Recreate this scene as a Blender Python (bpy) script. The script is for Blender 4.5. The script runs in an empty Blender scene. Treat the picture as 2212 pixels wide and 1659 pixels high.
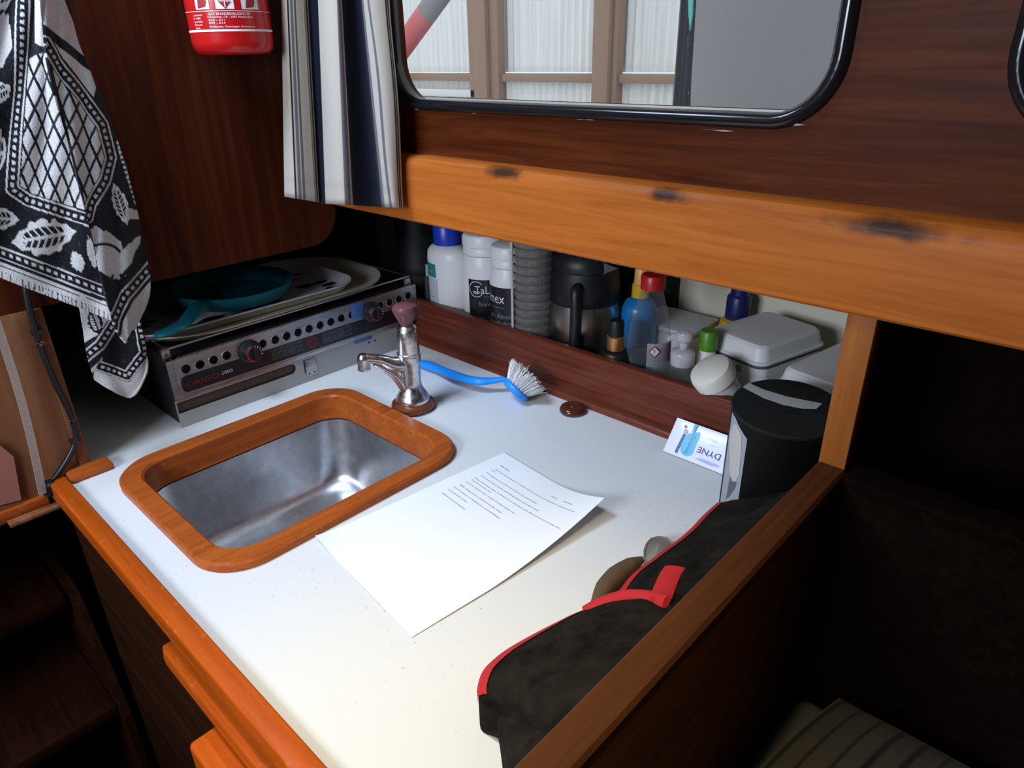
import bpy, bmesh, math, random
import numpy as np
from mathutils import Matrix, Vector
random.seed(7); rng = np.random.default_rng(7)
SC = bpy.context.scene
COL = SC.collection

# ---------------------------------------------------------------- camera
IMW, IMH, FPX = 2212, 1659, 1499.54
CAM = np.array([0.0, 0.0, 0.5256])          # counter top is z = 0
def _rot(p, r, y):
    cx, sx, cy, sy, cz, sz = (f(a) for a in (p, r, y) for f in (math.cos, math.sin))
    return (np.array([[cz, -sz, 0], [sz, cz, 0], [0, 0, 1]]) @ np.array([[1, 0, 0], [0, cx, -sx], [0, sx, cx]])
            @ np.array([[cy, -sy, 0], [sy, cy, 0], [0, 0, 1]]))
RC = _rot(math.radians(64.5825), math.radians(-1.1601), math.radians(43.643))
cd = bpy.data.cameras.new('camera'); cam = bpy.data.objects.new('camera', cd); COL.objects.link(cam)
cd.sensor_width = 36.0; cd.lens = FPX / IMW * 36.0; cd.clip_start = 0.01
M4 = np.eye(4); M4[:3, :3] = RC; M4[:3, 3] = CAM
cam.matrix_world = Matrix(M4.tolist())
SC.camera = cam

# ---------------------------------------------------------------- light
world = bpy.data.worlds.new('world'); SC.world = world; world.use_nodes = True
bg = world.node_tree.nodes['Background']
bg.inputs[0].default_value = (0.86, 0.93, 1.0, 1); bg.inputs[1].default_value = 1.25
def area(name, loc, target, sx, sy, power, col):
    l = bpy.data.lights.new(name, 'AREA'); l.shape = 'RECTANGLE'; l.size = sx; l.size_y = sy; l.energy = power; l.color = col
    o = bpy.data.objects.new(name, l); COL.objects.link(o); o.location = loc
    o.rotation_euler = (Vector(target) - Vector(loc)).to_track_quat('-Z', 'Y').to_euler()
    return o
# daylight falling in through the companionway hatch above the aisle
area('hatch_daylight', (-0.90, 0.12, 1.03), (-0.82, 0.58, 0.0), 0.24, 0.30, 4.0, (0.58, 0.74, 1.0)).data.spread = math.radians(110)
# daylight through the window in the cabin side across the aisle
area('window_daylight', (-0.48, -0.985, 0.68), (-0.72, 0.8, 0.20), 0.60, 0.36, 21.0, (0.74, 0.83, 1.0))
# warm cabin spotlight under the deckhead
sp = bpy.data.lights.new('cabin_spot', 'SPOT'); sp.energy = 18.5; sp.color = (1.0, 0.73, 0.20)
sp.spot_size = math.radians(62); sp.spot_blend = 0.9; sp.shadow_soft_size = 0.02
spo = bpy.data.objects.new('cabin_spot', sp); COL.objects.link(spo); spo.location = (-0.22, 0.10, 0.90)
spo.rotation_euler = (Vector((-0.24, 0.20, 0)) - Vector(spo.location)).to_track_quat('-Z', 'Y').to_euler()
SC.view_settings.view_transform = 'Standard'; SC.view_settings.look = 'None'
SC.view_settings.gamma = 1.0; SC.view_settings.use_curve_mapping = False
SC.view_settings.exposure = 0.0

# ---------------------------------------------------------------- pixel helpers (photo 2212 x 1659)
def ray(u, v): return RC @ np.array([(u - IMW / 2) / FPX, -(v - IMH / 2) / FPX, -1.0])
def on(u, v, ax, val):
    d = ray(u, v); i = 'xyz'.index(ax); t = (val - CAM[i]) / d[i]; return CAM + t * d
def onplane(u, v, p0, n):
    d = ray(u, v); n = np.array(n, float); t = ((np.array(p0) - CAM) @ n) / (d @ n); return CAM + t * d

# ---------------------------------------------------------------- object helpers
PINV = {}
def tag(o, label, cat=None, group=None, kind=None):
    if label: o['label'] = label
    if cat: o['category'] = cat
    if group: o['group'] = group
    if kind: o['kind'] = kind
    return o
def thing(name, label, cat, loc=(0, 0, 0), group=None):
    o = bpy.data.objects.new(name, None); COL.objects.link(o); o.location = loc; o.empty_display_size = .02
    PINV[o.name] = Matrix.Translation(loc).inverted()
    return tag(o, label, cat, group)
def obj(name, verts, faces, mat, parent=None, smooth=False, label=None, cat=None, kind=None, group=None, angle=None):
    me = bpy.data.meshes.new(name); me.from_pydata([tuple(map(float, v)) for v in verts], [], [tuple(f) for f in faces]); me.update()
    return fin(name, me, mat, parent, smooth, label, cat, kind, group, angle)
def fin(name, me, mat, parent=None, smooth=False, label=None, cat=None, kind=None, group=None, angle=None):
    if mat is not None:
        for m in (mat if isinstance(mat, (list, tuple)) else [mat]): me.materials.append(m)
    if smooth:
        me.polygons.foreach_set('use_smooth', [True] * len(me.polygons))
        me.set_sharp_from_angle(angle=math.radians(angle or 40))
    o = bpy.data.objects.new(name, me); COL.objects.link(o)
    if parent is not None:
        o.parent = parent; o.matrix_parent_inverse = PINV[parent.name]
    # world-space geometry: a sub-part's parent keeps its own inverse
    PINV[o.name] = Matrix.Identity(4)
    return tag(o, label, cat, group, kind)
def frombm(name, bm, mat, parent=None, **k):
    bmesh.ops.recalc_face_normals(bm, faces=bm.faces)
    me = bpy.data.meshes.new(name); bm.to_mesh(me); bm.free()
    return fin(name, me, mat, parent, **k)
def bbox_bm(lo, hi, bev=0.0, seg=2):
    bm = bmesh.new()
    bmesh.ops.create_cube(bm, size=1.0)
    lo = np.array(lo, float); hi = np.array(hi, float)
    for v in bm.verts:
        v.co = Vector(((lo + hi) / 2 + (hi - lo) * np.array(v.co)).tolist())
    if bev: bmesh.ops.bevel(bm, geom=bm.edges[:], offset=bev, segments=seg, profile=.5, affect='EDGES', clamp_overlap=True)
    return bm
def box(name, lo, hi, mat, parent=None, bev=0.0015, **k):
    return frombm(name, bbox_bm(lo, hi, bev), mat, parent, smooth=bev > 0, **k)
def obox(name, c, size, rz, mat, parent=None, bev=.001, rx=0, ry=0, **k):
    s = np.array(size) / 2
    bm = bbox_bm(-s, s, bev)
    bmesh.ops.transform(bm, matrix=Matrix.Translation(c) @ Matrix.Rotation(rz, 4, 'Z') @ Matrix.Rotation(ry, 4, 'Y') @ Matrix.Rotation(rx, 4, 'X'), verts=bm.verts)
    return frombm(name, bm, mat, parent, smooth=bev > 0, **k)
def lathe(name, prof, c, mat, parent=None, n=40, sx=1, sy=1, rz=0, axis=None, angle=40, caps=True, **k):
    """prof: (radius, height) list turned about z at c; sx, sy squash it; axis tilts it"""
    vs = []; fs = []
    q = Vector((0, 0, 1)).rotation_difference(Vector(axis)) if axis is not None else None
    for r, h in prof:
        for i in range(n):
            a = 2 * math.pi * i / n
            x, y = r * math.cos(a) * sx, r * math.sin(a) * sy
            x, y = x * math.cos(rz) - y * math.sin(rz), x * math.sin(rz) + y * math.cos(rz)
            v = Vector((x, y, h))
            if q is not None: v = q @ v
            vs.append((c[0] + v.x, c[1] + v.y, c[2] + v.z))
    for j in range(len(prof) - 1):
        for i in range(n):
            fs.append((j * n + i, j * n + (i + 1) % n, (j + 1) * n + (i + 1) % n, (j + 1) * n + i))
    if caps and prof[0][0] > 1e-6: fs.append(tuple(reversed(range(n))))
    if caps and prof[-1][0] > 1e-6: fs.append(tuple(range((len(prof) - 1) * n, len(prof) * n)))
    o = obj(name, vs, fs, mat, parent, smooth=True, angle=angle, **k)
    bm = bmesh.new(); bm.from_mesh(o.data); bmesh.ops.remove_doubles(bm, verts=bm.verts, dist=1e-6)
    bmesh.ops.recalc_face_normals(bm, faces=bm.faces); bm.to_mesh(o.data); bm.free()
    return o
def smooth_path(pts, n=10):
    P = [np.array(p, float) for p in pts]; P = [2 * P[0] - P[1]] + P + [2 * P[-1] - P[-2]]; out = []
    for i in range(1, len(P) - 2):
        for t in np.arange(n) / n:
            a, b, c, d = P[i - 1:i + 3]
            out.append(.5 * (2 * b + (c - a) * t + (2 * a - 5 * b + 4 * c - d) * t * t + (3 * b - a - 3 * c + d) * t ** 3))
    out.append(P[-2]); return out
def tube(name, pts, r, mat, parent=None, n=12, up=(0, 0, 1), flat=1.0, caps=True, **k):
    """tube along pts; r scalar or list; flat scales the section along `up`"""
    pts = [np.array(p, float) for p in pts]; m = len(pts)
    rr = np.interp(np.linspace(0, 1, m), np.linspace(0, 1, len(r)), r) if hasattr(r, '__len__') else [r] * m
    vs = []; fs = []
    for i, p in enumerate(pts):
        t = pts[min(i + 1, m - 1)] - pts[max(i - 1, 0)]; t /= np.linalg.norm(t) + 1e-12
        u = np.array(up, float); s = np.cross(t, u); s /= np.linalg.norm(s) + 1e-12; w = np.cross(s, t)
        for j in range(n):
            a = 2 * math.pi * j / n
            vs.append(p + rr[i] * (math.cos(a) * s + math.sin(a) * w * flat))
    for i in range(m - 1):
        for j in range(n):
            fs.append((i * n + j, i * n + (j + 1) % n, (i + 1) * n + (j + 1) % n, (i + 1) * n + j))
    if caps: fs += [tuple(reversed(range(n))), tuple(range((m - 1) * n, m * n))]
    return obj(name, vs, fs, mat, parent, smooth=True, **k)
def rrect(cx, cy, w, h, r, n=8):
    """counter-clockwise rounded rectangle"""
    r = min(r, w / 2 - 1e-5, h / 2 - 1e-5); out = []
    for qx, qy, a0 in ((1, 1, 0), (-1, 1, 90), (-1, -1, 180), (1, -1, 270)):
        for i in range(n + 1):
            a = math.radians(a0 + 90 * i / n)
            out.append((cx + qx * (w / 2 - r) + r * math.cos(a), cy + qy * (h / 2 - r) + r * math.sin(a)))
    return out
def loft(name, loops, mat, parent=None, cap0=False, cap1=False, closed=False, smooth=True, **k):
    n = len(loops[0]); vs = [p for l in loops for p in l]; fs = []; m = len(loops)
    for j in range(m if closed else m - 1):
        j2 = (j + 1) % m
        for i in range(n):
            fs.append((j * n + i, j * n + (i + 1) % n, j2 * n + (i + 1) % n, j2 * n + i))
    if cap0: fs.append(tuple(reversed(range(n))))
    if cap1: fs.append(tuple(range((m - 1) * n, m * n)))
    o = obj(name, vs, fs, mat, parent, smooth=smooth, **k)
    bm = bmesh.new(); bm.from_mesh(o.data); bmesh.ops.recalc_face_normals(bm, faces=bm.faces); bm.to_mesh(o.data); bm.free()
    return o
def plate(name, outer, holes, mp, thick, mat, parent=None, **k):
    """flat plate with holes: 2D loops mapped by mp(a, b, depth) -> 3D"""
    bm = bmesh.new(); edges = []
    for L in [outer] + list(holes):
        vv = [bm.verts.new((p[0], p[1], 0)) for p in L]
        edges += [bm.edges.new((vv[i], vv[(i + 1) % len(vv)])) for i in range(len(vv))]
    bmesh.ops.triangle_fill(bm, edges=edges, use_beauty=True)
    def inh(p, L):
        r = False
        for (x0, y0), (x1, y1) in zip(L, L[1:] + L[:1]):
            if (y0 > p.y) != (y1 > p.y) and p.x < (x1 - x0) * (p.y - y0) / (y1 - y0) + x0: r = not r
        return r
    bad = [f for f in bm.faces if any(inh(f.calc_center_median(), [tuple(q[:2]) for q in L]) for L in holes)]
    if bad: bmesh.ops.delete(bm, geom=bad, context='FACES_ONLY')
    if thick:
        r = bmesh.ops.extrude_face_region(bm, geom=bm.faces[:])
        for v in r['geom']:
            if isinstance(v, bmesh.types.BMVert): v.co.z = thick
    for v in bm.verts: v.co = Vector([float(c) for c in mp(v.co.x, v.co.y, v.co.z)])
    return frombm(name, bm, mat, parent, **k)
def fan(name, pts, mat, parent=None, **k):
    return obj(name, pts, [tuple(range(len(pts)))], mat, parent, **k)
def pxpoly(name, px, p0, n, mat, parent, off=.0004, **k):
    n = np.array(n, float); n /= np.linalg.norm(n)
    if n @ (CAM - np.array(p0)) < 0: n = -n
    return fan(name, [onplane(u, v, p0, n) + n * off for u, v in px], mat, parent, **k)
_tc = {}
def text2d(s, res=2):
    """flat outline mesh of a line of writing: vertices scaled to cap height 1, faces"""
    if s in _tc: return _tc[s]
    cu = bpy.data.curves.new('t', 'FONT'); cu.body = s; cu.size = 1.0; cu.resolution_u = res; cu.fill_mode = 'FRONT'
    o = bpy.data.objects.new('t', cu); COL.objects.link(o)
    dg = bpy.context.evaluated_depsgraph_get(); me = bpy.data.meshes.new_from_object(o.evaluated_get(dg))
    V = np.array([v.co[:2] for v in me.vertices]) if len(me.vertices) else np.zeros((1, 2)); Fc = [tuple(p.vertices) for p in me.polygons]
    bpy.data.objects.remove(o); bpy.data.curves.remove(cu); bpy.data.meshes.remove(me)
    _tc[s] = (V, Fc); return _tc[s]
def text(name, s, mp, mat, parent, width=None, height=None, **k):
    """writing mapped by mp(a, b); a in 0..width, b in 0..height (cap height)"""
    V, Fc = text2d(s); w = V[:, 0].max() - V[:, 0].min(); h = .72
    sx = (width / w) if width else (height / h); sy = (height / h) if height else sx
    a = (V[:, 0] - V[:, 0].min()) * sx; b = V[:, 1] * sy
    return obj(name, [mp(p, q) for p, q in zip(a, b)], Fc, mat, parent, **k)

# ---------------------------------------------------------------- materials
def mat(name, col, rough=.5, metal=0, spec=.5, coat=0, trans=0, alpha=1, ior=1.45, sheen=0):
    m = bpy.data.materials.new(name); m.use_nodes = True; b = m.node_tree.nodes['Principled BSDF']
    b.inputs['Base Color'].default_value = (*col, 1); b.inputs['Roughness'].default_value = rough; b.inputs['Metallic'].default_value = metal
    b.inputs['Specular IOR Level'].default_value = spec; b.inputs['Coat Weight'].default_value = coat
    b.inputs['Transmission Weight'].default_value = trans; b.inputs['Alpha'].default_value = alpha; b.inputs['IOR'].default_value = ior
    b.inputs['Sheen Weight'].default_value = sheen
    return m
def nt(m): return m.node_tree.nodes, m.node_tree.links, m.node_tree.nodes['Principled BSDF']
def coords(N, L, scale, kind='Object', rot=(0, 0, 0)):
    tc = N.new('ShaderNodeTexCoord'); mp = N.new('ShaderNodeMapping'); mp.inputs['Scale'].default_value = scale; mp.inputs['Rotation'].default_value = rot
    L.new(tc.outputs[kind], mp.inputs[0]); return mp.outputs[0]
def noise(N, L, vec, scale=5, detail=4, rough=.6, dist=0):
    n = N.new('ShaderNodeTexNoise'); n.inputs['Scale'].default_value = scale; n.inputs['Detail'].default_value = detail
    n.inputs['Roughness'].default_value = rough; n.inputs['Distortion'].default_value = dist; L.new(vec, n.inputs['Vector']); return n.outputs['Fac']
def ramp(N, L, fac, stops):
    r = N.new('ShaderNodeValToRGB'); e = r.color_ramp.elements
    while len(e) < len(stops): e.new(.5)
    for x, (p, c) in zip(e, stops): x.position = p; x.color = (*c, 1) if len(c) == 3 else c
    L.new(fac, r.inputs[0]); return r.outputs[0]
def mixc(N, L, fac, a, b, mode='MIX'):
    m = N.new('ShaderNodeMix'); m.data_type = 'RGBA'; m.blend_type = mode
    if isinstance(fac, (int, float)): m.inputs[0].default_value = fac
    else: L.new(fac, m.inputs[0])
    for s, x in ((6, a), (7, b)):
        if isinstance(x, tuple): m.inputs[s].default_value = (*x, 1)
        else: L.new(x, m.inputs[s])
    return m.outputs[2]
def bump(N, L, b, h, s=.2, d=.002):
    n = N.new('ShaderNodeBump'); n.inputs['Strength'].default_value = s; n.inputs['Distance'].default_value = d
    L.new(h, n.inputs['Height']); L.new(n.outputs[0], b.inputs['Normal'])
def wood(name, c0, c1, c2, grain='x', rough=.35, coat=.3, wear=None, wcol=(.5, .4, .3), gs=1.0, bs=.12, spec=.15):
    m = mat(name, c1, rough, coat=coat, spec=spec); m.node_tree.nodes['Principled BSDF'].inputs['Coat Roughness'].default_value = .2
    N, L, b = nt(m)
    sc = {'x': (2.2, 40, 40), 'y': (40, 2.2, 40), 'z': (40, 40, 2.2)}[grain]; sc = tuple(s * gs for s in sc)
    v = coords(N, L, sc); f = noise(N, L, v, 2.2, 6, .62, .7)
    big = noise(N, L, coords(N, L, tuple(s / 6 for s in sc)), 1.5, 3, .5, 1.2)
    c = ramp(N, L, f, [(.28, c0), (.5, c1), (.72, c2)])
    c = mixc(N, L, ramp(N, L, big, [(.35, (0, 0, 0)), (.7, (.55, .55, .55))]), c, c0)
    if wear:
        w = noise(N, L, coords(N, L, (1, 1, 1)), wear, 7, .7, .2)
        c = mixc(N, L, ramp(N, L, w, [(.58, (0, 0, 0)), (.72, (.42, .42, .42))]), c, wcol)
    L.new(c, b.inputs['Base Color'])
    bump(N, L, b, f, bs, .001); return m
M = {}
M['mahog_v'] = wood('mahogany_panel', (.028, .005, .002), (.052, .010, .003), (.082, .018, .005), 'z', .45, .02, spec=.08)
M['mahog_h'] = wood('mahogany_cabin_side', (.040, .008, .002), (.080, .017, .004), (.120, .030, .007), 'x', .45, .0, spec=.08)
M['mahog_shade'] = wood('shade_dark_mahogany', (.014, .004, .0015), (.026, .008, .003), (.040, .012, .005), 'x', .6, .0, spec=.06)  # mahogany darkened so its colour carries the shade on front panel and steps
M['beam'] = wood('larch_beam', (.30, .076, .010), (.46, .126, .018), (.56, .170, .030), 'x', .5, .03, gs=.9, spec=.1)
M['trim'] = wood('teak_trim', (.31, .050, .003), (.48, .084, .005), (.60, .120, .008), 'x', .45, .03, wear=75, wcol=(.62, .24, .06))
M['trim_y'] = wood('teak_trim_crosswise', (.27, .056, .009), (.40, .088, .013), (.50, .125, .020), 'y', .40, .12, wear=85, wcol=(.56, .24, .08))
M['fiddle'] = wood('mahogany_fiddle', (.070, .014, .007), (.135, .030, .015), (.19, .050, .026), 'x', .40, .12, wear=9, wcol=(.06, .02, .015))
M['div_y'] = wood('divider_wood', (.045, .013, .003), (.075, .022, .005), (.105, .033, .008), 'y', .6, .0)
M['div_z'] = wood('post_wood', (.20, .058, .010), (.32, .098, .018), (.40, .130, .026), 'z', .5, .0)
M['worn'] = wood('worn_plywood', (.15, .052, .020), (.24, .098, .044), (.31, .150, .080), 'z', .6, .0, wear=9, wcol=(.14, .040, .012), gs=.35)
M['shadewood'] = wood('shade_dark_wood', (.0035, .0016, .001), (.006, .0026, .0016), (.009, .004, .0024), 'y', .8, .0, spec=.02)  # near-black colour puts the shade on settee and steps into the wood
m = M['counter'] = mat('counter_laminate', (.70, .70, .68), .5, spec=.2); N, L, b = nt(m)
v1 = coords(N, L, (1, 1, 1))
spk = noise(N, L, v1, 210, 2, .5); pat = noise(N, L, v1, 5, 3, .6)
st = noise(N, L, v1, 9, 6, .7, .4)
c = mixc(N, L, ramp(N, L, st, [(.60, (0, 0, 0)), (.80, (.30, .30, .30))]), (.70, .70, .68), (.62, .56, .43))
mm = N.new('ShaderNodeMath'); mm.operation = 'MULTIPLY'; L.new(ramp(N, L, spk, [(.67, (0, 0, 0)), (.73, (1, 1, 1))]), mm.inputs[0]); L.new(ramp(N, L, pat, [(.48, (0, 0, 0)), (.62, (.7, .7, .7))]), mm.inputs[1])
c = mixc(N, L, mm.outputs[0], c, (.35, .22, .12)); L.new(c, b.inputs['Base Color'])
m = M['steel'] = mat('basin_steel', (.40, .40, .42), .33, 1); N, L, b = nt(m)
f = noise(N, L, coords(N, L, (1, 1, 1)), 60, 6, .7)
L.new(ramp(N, L, f, [(.35, (.50, .50, .51)), (.62, (.60, .60, .61)), (.85, (.72, .72, .73))]), b.inputs['Base Color'])
L.new(ramp(N, L, noise(N, L, coords(N, L, (1, 1, 1)), 14, 5), [(.3, (.26,) * 3), (.7, (.46,) * 3)]), b.inputs['Roughness'])
m = M['stove'] = mat('stove_steel', (.42, .41, .40), .34, 1); N, L, b = nt(m)
f = noise(N, L, coords(N, L, (8, 8, 90)), 3, 5, .6)
L.new(ramp(N, L, f, [(.3, (.30, .29, .28)), (.7, (.52, .51, .50))]), b.inputs['Base Color'])
M['stove_low'] = mat('stove_lower_grey', (.36, .35, .34), .5, .4)
m = M['chrome'] = mat('worn_chrome', (.72, .70, .68), .16, 1); N, L, b = nt(m)
f = noise(N, L, coords(N, L, (1, 1, 1)), 160, 5, .7)
L.new(ramp(N, L, f, [(.42, (.72, .71, .70)), (.72, (.60, .56, .52))]), b.inputs['Base Color'])
L.new(ramp(N, L, f, [(.4, (.20,) * 3), (.75, (.46,) * 3)]), b.inputs['Roughness'])
# dark stains round the beam's screw holes
N, L, b = nt(M['beam']); src = b.inputs['Base Color'].links[0].from_socket
tcb = N.new('ShaderNodeTexCoord'); nzb = N.new('ShaderNodeTexNoise'); nzb.inputs['Scale'].default_value = 38; nzb.inputs['Detail'].default_value = 5; L.new(tcb.outputs['Object'], nzb.inputs['Vector'])
for cx_, cz_, rx_, rz_ in ((-.640, .389, .046, .0100), (-.396, .386, .030, .0090), (-.175, .382, .070, .012)):
    sb = N.new('ShaderNodeVectorMath'); sb.operation = 'SUBTRACT'; sb.inputs[1].default_value = (cx_, .66, cz_); L.new(tcb.outputs['Object'], sb.inputs[0])
    dvv = N.new('ShaderNodeVectorMath'); dvv.operation = 'DIVIDE'; dvv.inputs[1].default_value = (rx_, .02, rz_); L.new(sb.outputs[0], dvv.inputs[0])
    le = N.new('ShaderNodeVectorMath'); le.operation = 'LENGTH'; L.new(dvv.outputs[0], le.inputs[0])
    ad = N.new('ShaderNodeMath'); ad.operation = 'MULTIPLY_ADD'; ad.inputs[1].default_value = 1.5; ad.inputs[2].default_value = -.75; L.new(nzb.outputs['Fac'], ad.inputs[0])
    a2 = N.new('ShaderNodeMath'); a2.operation = 'ADD'; L.new(ad.outputs[0], a2.inputs[0]); L.new(le.outputs['Value'], a2.inputs[1])
    src = mixc(N, L, ramp(N, L, a2.outputs[0], [(.25, (.95,) * 3), (.55, (.6,) * 3), (1.0, (0, 0, 0))]), src, (.030, .014, .007))
L.new(src, b.inputs['Base Color'])
def flat(name, col, rough=.5, **k):
    M[name] = mat(name, col, rough, **k); return M[name]
for nme, c_, r_ in (('black', (.008, .008, .009), .45), ('soft_black', (.012, .011, .011), .6), ('bin_black', (.0035, .0035, .0035), .55), ('window_black', (.010, .010, .011), .16),
                    ('white_plastic', (.72, .71, .69), .38), ('cream_plastic', (.74, .70, .60), .42), ('cream_tray', (.62, .55, .40), .35), ('white_tray', (.74, .72, .74), .25),
                    ('blue_cap', (.010, .040, .38), .35), ('navy', (.012, .014, .09), .35), ('teal', (.010, .20, .26), .4), ('green_cap', (.08, .24, .015), .4), ('red_cap', (.42, .012, .012), .35),
                    ('yellow', (.62, .36, .015), .4), ('orange_tip', (.72, .36, .10), .35), ('bronze', (.55, .27, .10), .3), ('brush_blue', (.012, .28, .86), .38),
                    ('brown_ring', (.16, .042, .016), .25), ('plug_brown', (.075, .020, .012), .18), ('mauve', (.16, .055, .060), .42), ('red_trim', (.42, .010, .013), .8),
                    ('ext_red', (.46, .010, .010), .22), ('label_white', (.72, .70, .68), .45), ('print_grey', (.45, .45, .46), .5), ('label_grey', (.30, .31, .33), .4), ('ink', (.20, .15, .13), .8), ('label_black', (.012, .010, .016), .3),
                    ('print_white', (.62, .60, .60), .5), ('print_dim', (.26, .25, .24), .5), ('print_red', (.28, .008, .008), .5), ('teal_label', (.02, .20, .22), .5), ('sachet_white', (.78, .78, .84), .25), ('sachet_blue', (.10, .50, .72), .3),
                    ('sachet_cyan', (.02, .36, .55), .3), ('sachet_purple', (.09, .06, .20), .4), ('sachet_orange', (.75, .16, .06), .4), ('sachet_lav', (.38, .42, .68), .4), ('liner', (.62, .58, .45), .6), ('ledge_white', (.66, .64, .62), .5),
                    ('cable', (.012, .012, .013), .35), ('deck_cream', (.55, .52, .45), .6), ('grey_hull', (.20, .19, .20), .6), ('shed_wood', (.30, .19, .125), .8), ('turquoise', (.08, .50, .44), .6), ('pole_red', (.55, .13, .14), .5), ('pole_grey', (.22, .22, .23), .6), ('pole_white', (.70, .70, .69), .5),
                    ('pink_panel', (.34, .13, .10), .6), ('bristle', (.80, .78, .77), .5), ('strip_black', (.01, .009, .008), .8), ('thermos_steel', (.42, .39, .34), .3), ('bin_lid', (.013, .012, .011), .6), ('slot_reflection_brown', (.055, .032, .020), .35), ('cow_spot', (.02, .018, .02), .3), ('mat_grey', (.10, .10, .11), .5), ('lid_slot_grey', (.32, .30, .27), .55), ('torn_paper', (.46, .44, .40), .8)):
    flat(nme, c_, r_)
for nme in ('bin_black', 'bin_lid'): M[nme].node_tree.nodes['Principled BSDF'].inputs['Specular IOR Level'].default_value = .15
M['thermos_steel'].node_tree.nodes['Principled BSDF'].inputs['Metallic'].default_value = 1
M['bronze'].node_tree.nodes['Principled BSDF'].inputs['Metallic'].default_value = .8
M['mauve'].node_tree.nodes['Principled BSDF'].inputs['Coat Weight'].default_value = .2
def glassy(name, col, fac=.25, rough=.1):
    """thin clear plastic: see-through film with a glossy, slightly milky skin"""
    m = bpy.data.materials.new(name); m.use_nodes = True; N = m.node_tree.nodes; L = m.node_tree.links; N.clear()
    o = N.new('ShaderNodeOutputMaterial'); t = N.new('ShaderNodeBsdfTransparent'); t.inputs[0].default_value = (*[.9 + .1 * x for x in col], 1)
    p = N.new('ShaderNodeBsdfPrincipled'); p.inputs['Base Color'].default_value = (*col, 1); p.inputs['Roughness'].default_value = rough
    mx = N.new('ShaderNodeMixShader'); fr = N.new('ShaderNodeLayerWeight'); fr.inputs[0].default_value = .25
    ma = N.new('ShaderNodeMath'); ma.operation = 'MULTIPLY_ADD'; ma.inputs[1].default_value = .42; ma.inputs[2].default_value = fac
    L.new(fr.outputs['Facing'], ma.inputs[0]); L.new(ma.outputs[0], mx.inputs[0])
    L.new(t.outputs[0], mx.inputs[1]); L.new(p.outputs[0], mx.inputs[2]); L.new(mx.outputs[0], o.inputs[0]); M[name] = m; return m
glassy('clear_plastic', (.40, .42, .40), .03, .10); glassy('cup_plastic', (.17, .16, .14), .74, .10); glassy('milky_plastic', (.66, .66, .66), .55, .2); glassy('clear_strip', (.50, .46, .40), .35, .2)
# window pane with dust and smears
m = glassy('window_glass', (.55, .55, .55), .0, .04); N = m.node_tree.nodes; L = m.node_tree.links
mx = [n for n in N if n.bl_idname == 'ShaderNodeMixShader'][0]
for l in list(mx.inputs[0].links): L.remove(l)
sp_ = noise(N, L, coords(N, L, (1, 1, 1)), 420, 2, .5); L.new(ramp(N, L, sp_, [(.69, (.05,) * 3), (.76, (.30,) * 3)]), mx.inputs[0])
def cloth(name, attr, rough=.9, bs=.5, sc=900):
    m = mat(name, (.5, .5, .5), rough, spec=.1, sheen=.1); N, L, b = nt(m)
    a = N.new('ShaderNodeVertexColor'); a.layer_name = attr; L.new(a.outputs[0], b.inputs['Base Color'])
    bump(N, L, b, noise(N, L, coords(N, L, (1, 1, 1)), sc, 3, .7), bs, .002); M[name] = m; return m
cloth('towel_cloth', 'pattern', sc=700, bs=.8); cloth('curtain_cloth', 'pattern', sc=1500, bs=.2); cloth('blanket_cloth', 'pattern', sc=300, bs=.2)
m = M['glove'] = mat('glove_cloth', (.035, .031, .025), .95, spec=.05); N, L, b = nt(m)
f = noise(N, L, coords(N, L, (1, 1, 1)), 30, 6, .7); L.new(ramp(N, L, f, [(.35, (.006, .0055, .005)), (.7, (.022, .018, .013))]), b.inputs['Base Color'])
bump(N, L, b, noise(N, L, coords(N, L, (1, 1, 1)), 900, 3), .4, .002)
m = M['glove_lining'] = mat('glove_lining', (.16, .10, .06), .9, spec=.1); N, L, b = nt(m); bump(N, L, b, noise(N, L, coords(N, L, (400, 400, 60)), 3, 2), .8, .003)
def vcol(o, cols):
    me = o.data; a = me.color_attributes.new('pattern', 'FLOAT_COLOR', 'POINT')
    a.data.foreach_set('color', np.concatenate([np.asarray(cols, float), np.ones((len(cols), 1))], 1).ravel())
# ================================================================ STRUCTURE
BX, BY = -1.03, 0.66          # bulkhead face, beam face
def struct(name, label, cat, loc=(0, 0, 0)):
    o = thing(name, label, cat, loc); o['kind'] = 'structure'; return o
ST = dict(kind='structure')
box('floor', (-1.6, -1.02, -.93), (1.6, 1.2, -.90), M['shadewood'], label='dark cabin sole below the galley, lost in shadow', cat='floor', **ST)
plate('ceiling', [(-1.6, -1.02), (1.6, -1.02), (1.6, .74), (-1.6, .74)], [[(-1.02, -.10), (-1.02, .30), (-.70, .30), (-.70, -.10)]],
      lambda a, b, c: (a, b, 1.0 + c), .02, M['deck_cream'], label='pale cabin deckhead with the open companionway hatch', cat='ceiling', **ST)
plate('wall_front', [(-1.6, -.93), (1.6, -.93), (1.6, 1.0), (-1.6, 1.0)], [rrect(-.48, .675, .62, .41, .05, 8)], lambda a, b, c: (a, -1.0 - c, b), .02, M['mahog_v'], label='dark cabin side with a window across the aisle, behind the camera', cat='wall', **ST)
box('wall_right', (1.58, -1.02, -.93), (1.6, 1.2, 1.0), M['mahog_v'], label='dark forward end of the cabin, out of the light', cat='wall', **ST)
box('wall_aft', (-1.62, -1.02, -.93), (-1.6, 1.2, 1.0), M['shadewood'], label='black back wall of the stove recess', cat='wall', **ST)
box('wall_outer', (-1.6, 1.12, -.93), (1.6, 1.14, .44), M['liner'], label='cream hull lining behind the bottles on the shelf', cat='wall', **ST)
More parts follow.
